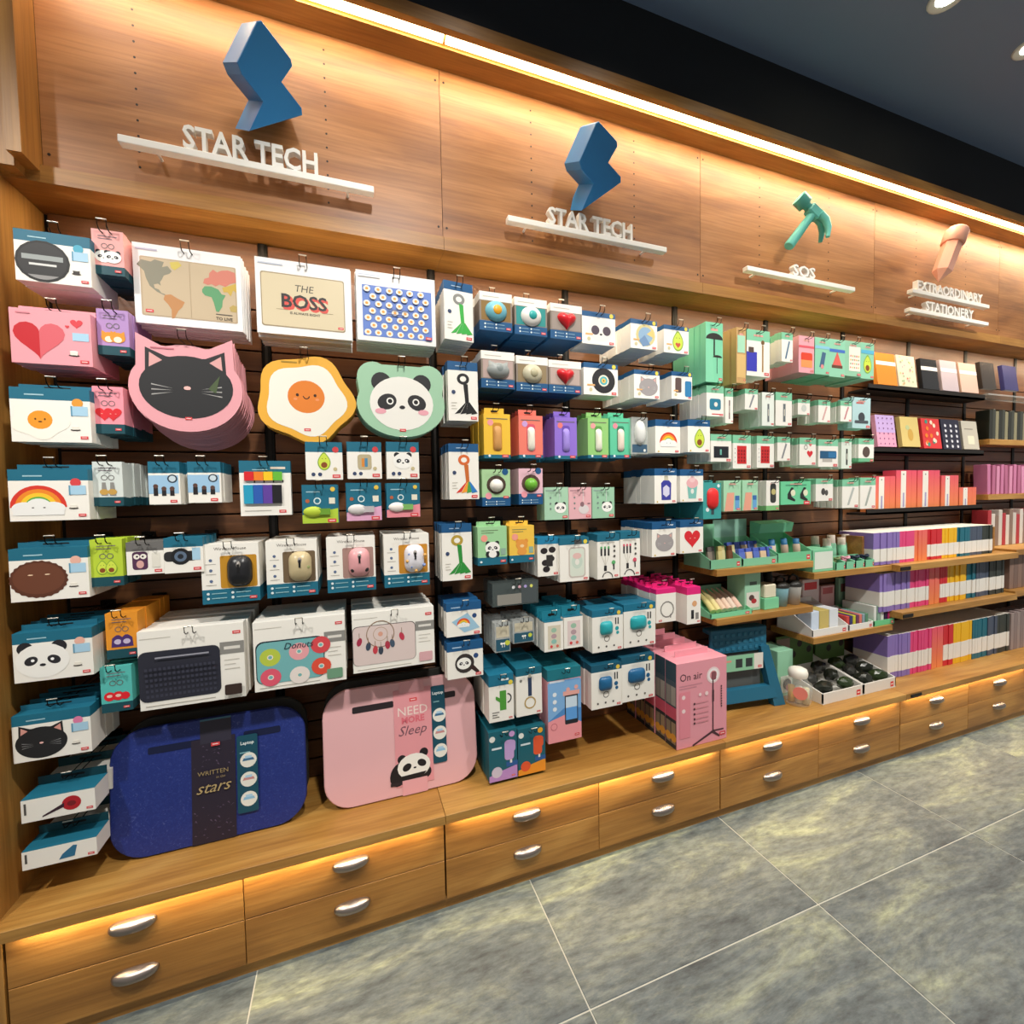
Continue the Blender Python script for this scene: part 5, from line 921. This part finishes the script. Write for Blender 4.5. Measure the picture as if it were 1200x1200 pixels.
for i, (px, w, c, lb) in enumerate(((0,.11,'#e7d6d6','white and red carton'),(1,.09,'#e2b4b4','pale pink carton'),(2,.12,'#8fb89c','sage green tin'))):
    x = (2.8188, 2.934, 3.0709)[i]; tag(MB().box(-w/2, 0, 0, w/2, .02, (.20,.16,.19)[i], mat(c), c=.002).box(-w*.4, -.0006, (.15,.12,.12)[i], w*.35, 0, (.185,.15,.16)[i], mat(('#d8464a','#c96a70','#7a4a44')[i])).build('leaning_carton', None, (x, .272, SD+.001), (0, 0, 0)), lb+' leaning at the back of the lower right shelf', 'carton', 'cartons behind white trays')

# ================================================================== ON THE COUNTER
def onair(P):
    P.text('On air',.28,.83,.085,'#4a3238',maxw=.5); P.lines(.05,.5,.73,2,.03,'#c98894',.006)
    m = P.at(.72,.80,.085); m.e(0,0,1.15,1.15,'#f0d8d8').e(0,0,.9,.9,'#f6eeee').e(0,0,.62,.62,'#e59aa0'); P.rect(.68,.74,.78,.84,'#8a5058',.02)
    P.rect(.70,.10,.725,.74,'#4c3038'); P.rect(.695,.48,.735,.62,'#4c3038')
    P.raw([((u-.5)*P.w,(v-.5)*P.h) for u,v in ((.71,.11),(.71,.14),(.30,.02),(.31,.0))],'#4c3038'); P.raw([((u-.5)*P.w,(v-.5)*P.h) for u,v in ((.71,.14),(.71,.10),(.84,.04),(.85,.06))],'#4c3038'); P.raw([((u-.5)*P.w,(v-.5)*P.h) for u,v in ((.71,.14),(.71,.12),(.93,.12),(.93,.135))],'#4c3038')
    P.rect(.05,.12,.26,.66,'#e58a98'); [P.circ(.13,v,.025,'#f4d6d6') for v in (.60,.44)]; [P.circ(.34,v,.014,'#4c3038') and P.rect(.37,v-.006,.62,v+.006,'#d08a94') for v in (.50,.44,.38,.32,.27)]; P.circ(.45,.60,.02,'#f4d6d6'); P.circ(.58,.60,.025,'#f4d6d6')
    [P.circ(.88,.65-.03*i,.011,'#5a3a40') for i in range(9)]; P.red(.90,.08,.12)
def aside(P):
    P.rect(0,.78,1,1,'#2c4452'); P.rect(0,.48,1,.78,'#43505a'); P.rect(.05,.5,.48,.72,'#8c8680'); P.rect(.52,.5,.95,.72,'#a09a92'); P.rect(0,.34,1,.48,'#c9566c'); P.rect(0,0,1,.34,'#33363a'); P.rect(.06,.05,.46,.3,'#8a7a68'); P.rect(.54,.05,.94,.3,'#9a866c'); [P.circ(u,.12,.05,'#d89a3c') for u in (.26,.74)]
bw, bh, bt = .220, .300, .0585
for i in range(5):
    e = MB().box(-bw/2, 0, 0, bw/2, bt-.002, bh, mat('#e79aa6'), c=.001).build('ring_light_box', None, (1.9149+.002*(i % 2), -.004+.0592*i, CT+.0005))
    if -.004+.0592*i+bt > YB: bpy.data.objects.remove(e); break
    if i == 0: P = Pr(bw, bh); onair(P); P.b.build('printed_front', e, (0, 0, bh/2))
    P = Pr(bt-.004, bh); aside(P); s_ = P.b.build('printed_side', e, (-bw/2, bt/2, bh/2), (0, 0, -PI/2))
    MB().box(-bw*.33, bt-.006, bh, bw*.33, bt-.004, bh+.022, mat('#ea9fab')).build('hang_tab', e)
    tag(e, ['pink On air ring light box at the front, standing on the counter edge', 'second pink ring light box from the counter edge', 'third pink ring light box from the counter edge', 'fourth pink ring light box from the counter edge', 'rearmost pink ring light box'][i], 'box', 'ring light boxes')
# folding step stool
def stool():
    SM = mat('#1f6480', .5, name='stool_plastic'); e = empty('folding_step_stool', (2.2512, .135, CT+.001)); e.rotation_euler = (0, 0, math.radians(-6))
    W2, Hh = .155, .325
    t = MB(); t.box(-W2+.02, .034, Hh-.02, W2-.02, .075, Hh, SM, c=.004); t.box(-W2+.02, .022, Hh-.10, W2-.02, .036, Hh, SM, c=.003).build('top_panel', e)
    g = MB()
    for i in range(9):
        for j in range(3): g.box(-W2+.034+.028*i, .0195, Hh-.088+.028*j, -W2+.048+.028*i, .0225, Hh-.075+.028*j, mat('#2b7390', .5))
    g.build('grip_stud', e)['kind'] = 'stuff'
    for q in (-1, 1):
        vs = [(q*(W2-.055),.02,.14),(q*(W2-.02),.02,.24),(q*(W2-.02),.02,Hh-.10),(q*(W2-.06),.02,Hh-.10),(q*(W2+.035),-.03,0),(q*(W2-.02),-.03,0)]
        m = MB(); A = [(q*(W2-.06),Hh-.08),(q*(W2-.02),Hh-.08),(q*(W2+.04),0),(q*(W2-.015),0)]
        if q > 0: A = [A[0],A[3],A[2],A[1]]
        m.add([(A[i][0], -.035*(1-A[i][1]/Hh)+.02, A[i][1]) for i in range(4)]+[(A[i][0], -.035*(1-A[i][1]/Hh)+.05, A[i][1]) for i in range(4)], [(0,1,2,3),(7,6,5,4),(0,4,5,1),(1,5,6,2),(2,6,7,3),(3,7,4,0)], SM); m.build('leg', e)
        m = MB(); m.add([(A[i][0]*.96, .05+.06*(1-A[i][1]/Hh), A[i][1]) for i in range(4)]+[(A[i][0]*.96, .075+.06*(1-A[i][1]/Hh), A[i][1]) for i in range(4)], [(0,1,2,3),(7,6,5,4),(0,4,5,1),(1,5,6,2),(2,6,7,3),(3,7,4,0)], SM); m.build('leg', e)
    MB().hull([(-W2-.0,-.014,.035),(W2+.0,-.014,.035),(W2-.01,-.005,.085),(-W2+.01,-.005,.085),(-W2-.0,.016,.035),(W2+.0,.016,.035),(W2-.01,.02,.085),(-W2+.01,.02,.085)], [(0,1,2,3),(7,6,5,4),(0,4,5,1),(1,5,6,2),(2,6,7,3),(3,7,4,0)], SM).build('cross_bar', e)
    MB().box(-W2+.045, .03, .06, W2-.045, .036, Hh-.09, mat('#5d5f5c', .6)).build('inner_panel', e)
    P = Pr(.20, .065); P.rect(0,0,1,1,'#8fc9a4'); P.rect(.78,0,1,1,'#e8e4da'); [P.rect(u,.2,u+.16,.75,'#33393a') for u in (.34,.58)]; P.rect(.08,.6,.24,.72,'#e59a8c'); P.red(.92,.15,.09,.16); P.b.build('paper_label', e, (.0, .004, Hh-.135))
    tag(e, 'teal plastic folding step stool standing on the counter', 'stool')
stool()
# mint carton, glass jar and white trays
xm = 2.5345
o = tag(MB().box(xm-.07, .155, CT+.0005, xm+.02, .265, CT+.20, mat('#93c9a8'), c=.002).build('mint_gift_box'), 'mint green box with a dark picture between the stool and the jar', 'box')
P = Pr(.09, .20); P.rect(.2,.08,.95,.45,'#dfe6da'); P.circ(.62,.26,.12,'#3a3432'); P.circ(.72,.18,.08,'#b03a40'); P.b.build('printed_front', o, (xm-.025, .155, CT+.1))
def jar():
    e = empty('glass_jar', (2.5021, .092, CT+.001)); G = clear('jar_glass', '#e6e6e0', .22, .05)
    MB().lathe([(0,.002),(.044,.002),(.052,.02),(.052,.085),(.036,.10),(.032,.118)], G, 20).build('glass', e)
    MB().lathe([(.034,.112),(.036,.12),(.037,.13),(.033,.143),(.02,.15),(0,.152)], mat('#efe9dc', .45), 20).build('lid', e)
    P = MB(); P.extr(pts_ell(.014,.062,.026,.026,18), -.0545, -.053, mat('#ee8a7c')); P.build('round_label', e)
    for x, c in ((-.022,'#dfae4c'),(.005,'#efe6d2'),(.028,'#d8cfa4')): MB().lathe([(0,.004),(.013,.004),(.013,.07),(0,.072)], mat(c), 10, (x,0,0)).build('candle', e)
    e.rotation_euler = (0, 0, math.radians(-58)); tag(e, 'small glass jar with white domed lid and coral label on counter', 'jar')
jar()
xt = [2.5749, 2.8251, 3.0398]
GREEN = '#2f3a22'
for i in range(2):
    a, b_ = xt[i]+.002, xt[i+1]-.002
    otray(a, b_, .04, .27, CT, .045, .10, '#e4e0d8', ['left white display tray of dark green bundles on counter', 'right white display tray of dark green bundles on counter'][i], None, t=.005)
    h = MB().box(a+.006, .258, CT+.07, b_-.006, .264, CT+.215, mat('#4a6a30')).build('header_board'); tag(h, ['left','right'][i]+' green header board with dark round fruits behind the bundles', 'header board', 'green header boards')
    Q = Pr(b_-a-.012, .134); [Q.circ(u,v,.12,'#2a1c1a') for u,v in ((.62,.7),(.88,.45),(.45,.35))]; Q.rect(.0,.55,.35,.95,'#8a7468'); Q.b.build('printed_front', h, ((a+b_)/2, .258, CT+.143))
    BAG = clear('glossy_wrap', '#3a4034', .9, .15)
    for k in range(6):
        bm = bmesh.new(); bmesh.ops.create_icosphere(bm, subdivisions=2, radius=1)
        for v in bm.verts: r = random.uniform(.86, 1.08); v.co = (v.co.x*.044*r, v.co.y*.028*r, v.co.z*.03*r)
        me = bpy.data.meshes.new('wrapped_bundle'); bm.to_mesh(me); bm.free(); me.materials.append(mat(('#23261f','#2c3a20','#30302c')[k % 3], .18))
        o = obj('wrapped_bundle', me, None, (a+.055+(b_-a-.11)*(k % 2), .08+.058*(k//2), CT+.046+.014*(k//2)), (0,0,random.uniform(-.4,.4)))
        tag(o, ['left front','right front','left middle','right middle','left rear','right rear'][k]+' dark glossy wrapped bundle in the '+['left','right'][i]+' white tray', 'bundle', 'wrapped bundles')
# ================================================================== NOTEBOOKS
def grad(name, a, b_, z0, z1):
    m = bpy.data.materials.new(name); m.use_nodes = True; nt = m.node_tree; tc = nt.nodes.new('ShaderNodeTexCoord'); sx = nt.nodes.new('ShaderNodeSeparateXYZ'); mr = nt.nodes.new('ShaderNodeMapRange')
    mr.inputs[1].default_value = z0; mr.inputs[2].default_value = z1; r = ramp(nt, [(0, a), (1, b_)]); nt.links.new(tc.outputs['Object'], sx.inputs[0]); nt.links.new(sx.outputs[2], mr.inputs[0]); nt.links.new(mr.outputs[0], r.inputs[0]); nt.links.new(r.outputs[0], nt.nodes['Principled BSDF'].inputs['Base Color']); return m
CORAL = grad('coral_gradient', '#f08a4c', '#e8536c', 0.0, .2)
CN = {'#8a74b8':'purple','#e2477e':'pink','coral':'coral','#cf2a34':'red','#efb820':'yellow','#1d6a7c':'teal','#4a5568':'slate','#333a36':'charcoal'}
PAPER = mat('#e9e4d6', .7)
def nbrow(yf, z, h, spans, rown, d=.15, ph=0.5, lift=.10):
    for (xa, xb, col) in spans:
        n = max(2, round((xb-xa)/.0215)); t = (xb-xa)/n
        mt = CORAL if col == 'coral' else mat(col)
        b = MB(); w = t-.0012
        b.box(-w/2, 0, 0, w/2, d, .0, mt) if False else None
        z1, z2 = h*lift, h*ph
        if col == 'coral': b.box(-w/2, 0, 0, w/2, d, h, mt)
        else: b.box(-w/2, 0, 0, w/2, d, z1, mt); b.box(-w/2-.0001, -.0006, z1, w/2+.0001, d, z2, mat('#ece8df', .6)); b.box(-w/2, 0, z2, w/2, d, h, mt)
        b.box(-w/2+.001, .002, h, w/2-.001, d-.002, h+.0005, PAPER)
        me = b.mesh('notebook')
        for i in range(n):
            hh = random.uniform(-.002, .004)
            o = obj('notebook', me, None, (xa+(i+.5)*t, yf+random.uniform(0, .006), z+.0005), (0, 0, 0)); nm = CN[col]
            pos = 'first' if i == 0 else 'last' if i == n-1 else None
            tag(o, (f'{nm} notebook at {"left" if i == 0 else "right"} end of its colour block in the {rown} row' if pos else f'{nm} banded notebook inside its colour block in the {rown} row'), 'notebook', f'{nm} notebooks in the {rown} row')
def spans(pxs, y, py): return None
E1 = [2.9794,3.1601,3.2717,3.3682,3.4809,3.5977,3.7043,3.8146,3.9131]
F1 = [3.028,3.2402,3.3818,3.4717,3.5293,3.691,3.7713,3.8841,4.0248]
G1 = [3.0835,3.2498,3.4121,3.5069,3.5866,3.7486,3.8799,3.9692,4.0811]
CS = ['#8a74b8','#e2477e','coral','#cf2a34','#efb820','#1d6a7c','#4a5568','#333a36']
def mk(E): return [(E[i], E[i+1], CS[i]) for i in range(8)]
hE = 0.9838-NE; hF = 0.7961-NF; hG = 0.5017-CT
nbrow(.1, NE, hE, mk(E1), 'upper'); nbrow(.1, NF, hF, mk(F1), 'middle', ph=.52, lift=.14); nbrow(.1, CT, hG, mk(G1), 'bottom', ph=.52, lift=.14)
# right-edge book rows
def brow(xa, xb, yf, z, hs, cols, t, name, lab, cat, grp, d=.15, lean=0.0, rough=.5):
    x = xa; i = 0
    while x < xb:
        h = hs[i % len(hs)]; c, cn = cols[i % len(cols)]
        o = MB().box(-t/2+.0008, 0, 0, t/2-.0008, d, h, mat(c, rough), c=.001).build(name, None, (x+t/2, yf, z+.0008), (0, lean if i % 4 == 0 else 0, 0))
        tag(o, (f'{cn} {lab}, first from the left' if i == 0 else f'{cn} {lab}, second from the left' if i == 1 else f'{cn} {lab} further right'), cat, grp); x += t+(.012 if lean else 0.0003); i += 1
brow(4.075, 5.3, .2, ZB1, [.16,.165,.155], [('#24261f','blackish'),('#3a3d35','dark grey'),('#8a8468','olive grey')], .03, 'folder', 'plastic folder on the top right shelf', 'folder', 'black folders', d=.06, rough=.15)
brow(4.075, 5.3, .2, ZB2, [.165,.16,.155], [('#c97aa0','pink'),('#b86a8c','rose'),('#d88fb0','pale pink')], .03, 'folder', 'folder on the right shelf below the black ones', 'folder', 'pink folders', d=.06, lean=-.05)
brow(4.085, 5.3, .2, NE+.012, [.2,.18,.17], [('#b0343c','red'),('#d9d0c6','cream'),('#8a7466','taupe'),('#cfc8be','grey')], .035, 'book', 'book on the right shelf beside the top notebook row', 'book', 'red and grey books', d=.07)
brow(4.09, 5.3, .11, NF+.01, [.19,.185], [('#8a6f62','brown'),('#7a6258','dark brown')], .04, 'book', 'book on the right shelf beside the middle notebook row', 'book', 'brown books', d=.07)
brow(4.0893+.004, 5.3, .1, CT, [.2,.205], [('#9a8a86','mauve grey'),('#8a7a78','grey brown')], .03, 'book', 'book on the counter right of the bottom notebook row', 'book', 'grey books', d=.08)
# ledges with face-out notebooks
def ledge(xa, xb, y, z, lb):
    tag(MB().box(xa, y, z-.028, xb, YB-.006, z-.018, DARK).box(xa, y, z-.028, xb, y+.006, z, DARK).build('display_ledge'), lb, 'ledge', 'black display ledges')
LZ = [1.6792, 1.3803, 1.0858]
for i, z in enumerate(LZ): ledge(3.09, 4.03, .20, z, ['top black display ledge holding metallic notebooks','second black display ledge holding patterned notebooks','third black display ledge holding coral notebooks'][i])
def cover(c, kind):
    def f(P):
        random.seed(hash(kind) % 1000 if False else len(kind)*7)
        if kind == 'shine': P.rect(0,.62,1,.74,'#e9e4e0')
        if kind == 'flor': [P.circ(random.uniform(.1,.9),random.uniform(.05,.95),.03,random.choice(('#d86a5c','#8fae7c','#e8c07c','#c9a0b0'))) for i in range(26)]
        if kind == 'unic': P.rect(0,.45,1,1,'#c3a6d8'); [P.circ(.15+.23*(i%4),.1+.16*(i//4),.025,'#7a4a7c') for i in range(24)]
        if kind == 'yel': P.at(.5,.4,.2).e(0,0,.7,1,'#c9a04c').e(-.6,1.2,.5,.4,'#b7c08c')
        if kind == 'trop': [P.circ(random.uniform(.1,.9),random.uniform(.05,.95),.07,random.choice(('#ee7f2c','#3f8f7c','#f0d8c0'))) for i in range(14)]
        if kind == 'cats': [P.at(.2+.3*(i%3),.1+.17*(i//3),.06).e(0,0,.9,.8,'#dfe0e6').p([(-.8,.2),(-.4,.5),(-.8,1.1)],'#dfe0e6') for i in range(15)]
        if kind == 'mug': P.rect(.3,.18,.72,.48,'#e6e2c8',.04); P.rect(.15,.70,.7,.73,'#8a8478')
    return f
def facenb(R, col, kind, lb, rough=.4):
    x, y, z, w, h = R; o = MB().box(-w/2, 0, -h/2, w/2, .02, h/2, mat(col, rough), c=.001).build('face_out_notebook', None, (x, y, z), (-.12, 0, 0))
    P = Pr(w, h); cover(col, kind)(P)
    if P.b.f: P.b.build('printed_cover', o)
    tag(o, lb, 'notebook', 'face-out notebooks'); return o
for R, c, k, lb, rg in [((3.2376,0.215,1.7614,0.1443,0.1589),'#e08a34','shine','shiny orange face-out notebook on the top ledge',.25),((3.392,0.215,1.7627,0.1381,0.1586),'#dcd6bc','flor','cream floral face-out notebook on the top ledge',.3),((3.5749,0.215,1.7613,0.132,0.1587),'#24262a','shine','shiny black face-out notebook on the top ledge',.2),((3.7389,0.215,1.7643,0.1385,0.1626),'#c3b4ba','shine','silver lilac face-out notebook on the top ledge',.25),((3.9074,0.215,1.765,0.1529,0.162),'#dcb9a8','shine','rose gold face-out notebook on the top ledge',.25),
  ((4.0868,0.215,1.7914,0.1286,0.1475),'#3a3430','shine0','dark wrapped diary leaning at upper right',.2),((4.3026,0.215,1.7925,0.1363,0.1424),'#39396c','shine0','navy wrapped diary leaning at upper right',.2),
  ((3.2419,0.215,1.4638,0.139,0.1569),'#e6a0bc','unic','pink and lilac unicorn patterned notebook on the second ledge',.4),((3.4272,0.215,1.4651,0.1404,0.1529),'#d8c078','yel','golden yellow face-out notebook on the second ledge',.4),((3.599,0.215,1.4614,0.1477,0.1569),'#d83a3c','trop','red tropical patterned notebook on the second ledge',.4),((3.7649,0.215,1.4616,0.155,0.1608),'#2a2a3c','cats','dark notebook with white cats on the second ledge',.4),((3.9351,0.215,1.4617,0.1394,0.1555),'#c9c2b2','mug','grey notebook with a mug picture on the second ledge',.4)]:
    facenb(R, c, k, lb, rg)
tag(MB().box(4.06, .20, 1.7088-.026, 4.9, YB-.006, 1.7088-.018, CLR).build('display_ledge'), 'clear ledge holding two dark wrapped diaries at upper right', 'ledge')
def coralrow(px, n, hgt, z, lbl):
    xa, xb = px; t = (xb-xa)/n
    for i in range(n):
        white = (i == n//2-1 if n > 2 else i == 0)
        b = MB(); b.box(-t/2+.0006, 0, 0, t/2-.0006, .06, hgt, CORAL)
        o = b.build('coral_notebook', None, (xa+(i+.5)*t, .215, z-.017)); tag(o, ('coral notebook with a white band card, ' if white else 'plain coral notebook, ')+lbl, 'notebook', 'coral notebooks on the third ledge')
        if white: P = Pr(t, hgt); P.rect(-.1,.02,.9,.98,'#efeae0'); P.circ(.4,.9,.02,'#55504a'); P.rect(.3,.1,.6,.45,'#a9a0c4'); P.b.build('band_card', o, (0,0,hgt/2))
coralrow((3.1606, 3.3193), 4, 1.244-LZ[2]+.017, LZ[2], 'leftmost group on the third ledge')
coralrow((3.3258, 3.4861), 4, 1.2732-LZ[2]+.017, LZ[2], 'second, tallest group on the third ledge')
coralrow((3.4929, 3.6761), 4, 1.2733-LZ[2]+.017, LZ[2], 'third, tall group on the third ledge')
coralrow((3.6905, 3.839), 4, 1.2464-LZ[2]+.017, LZ[2], 'fourth group on the third ledge')
coralrow((3.8478, 4.0032), 4, 1.1813-LZ[2]+.017, LZ[2], 'shortest group on the third ledge')

for p, lb in (((3.0645,0.055,0.8237),'upper'),((3.0885,0.055,0.5976),'middle')):
    tag(MB().box(-.035, -.004, -.008, .035, 0, .008, DARK, c=.001).build('label_holder', None, (p[0]+.06, .0592, (NE if lb == 'upper' else NF)-.016)), 'small black label holder on the edge of the '+lb+' notebook shelf', 'label holder')
tag(MB().box(-.035, -.004, -.006, .035, 0, .006, DARK, c=.001).build('label_holder', None, (3.06, -.0245, CT-.012)), 'small black label holder on the countertop edge below the notebooks', 'label holder')
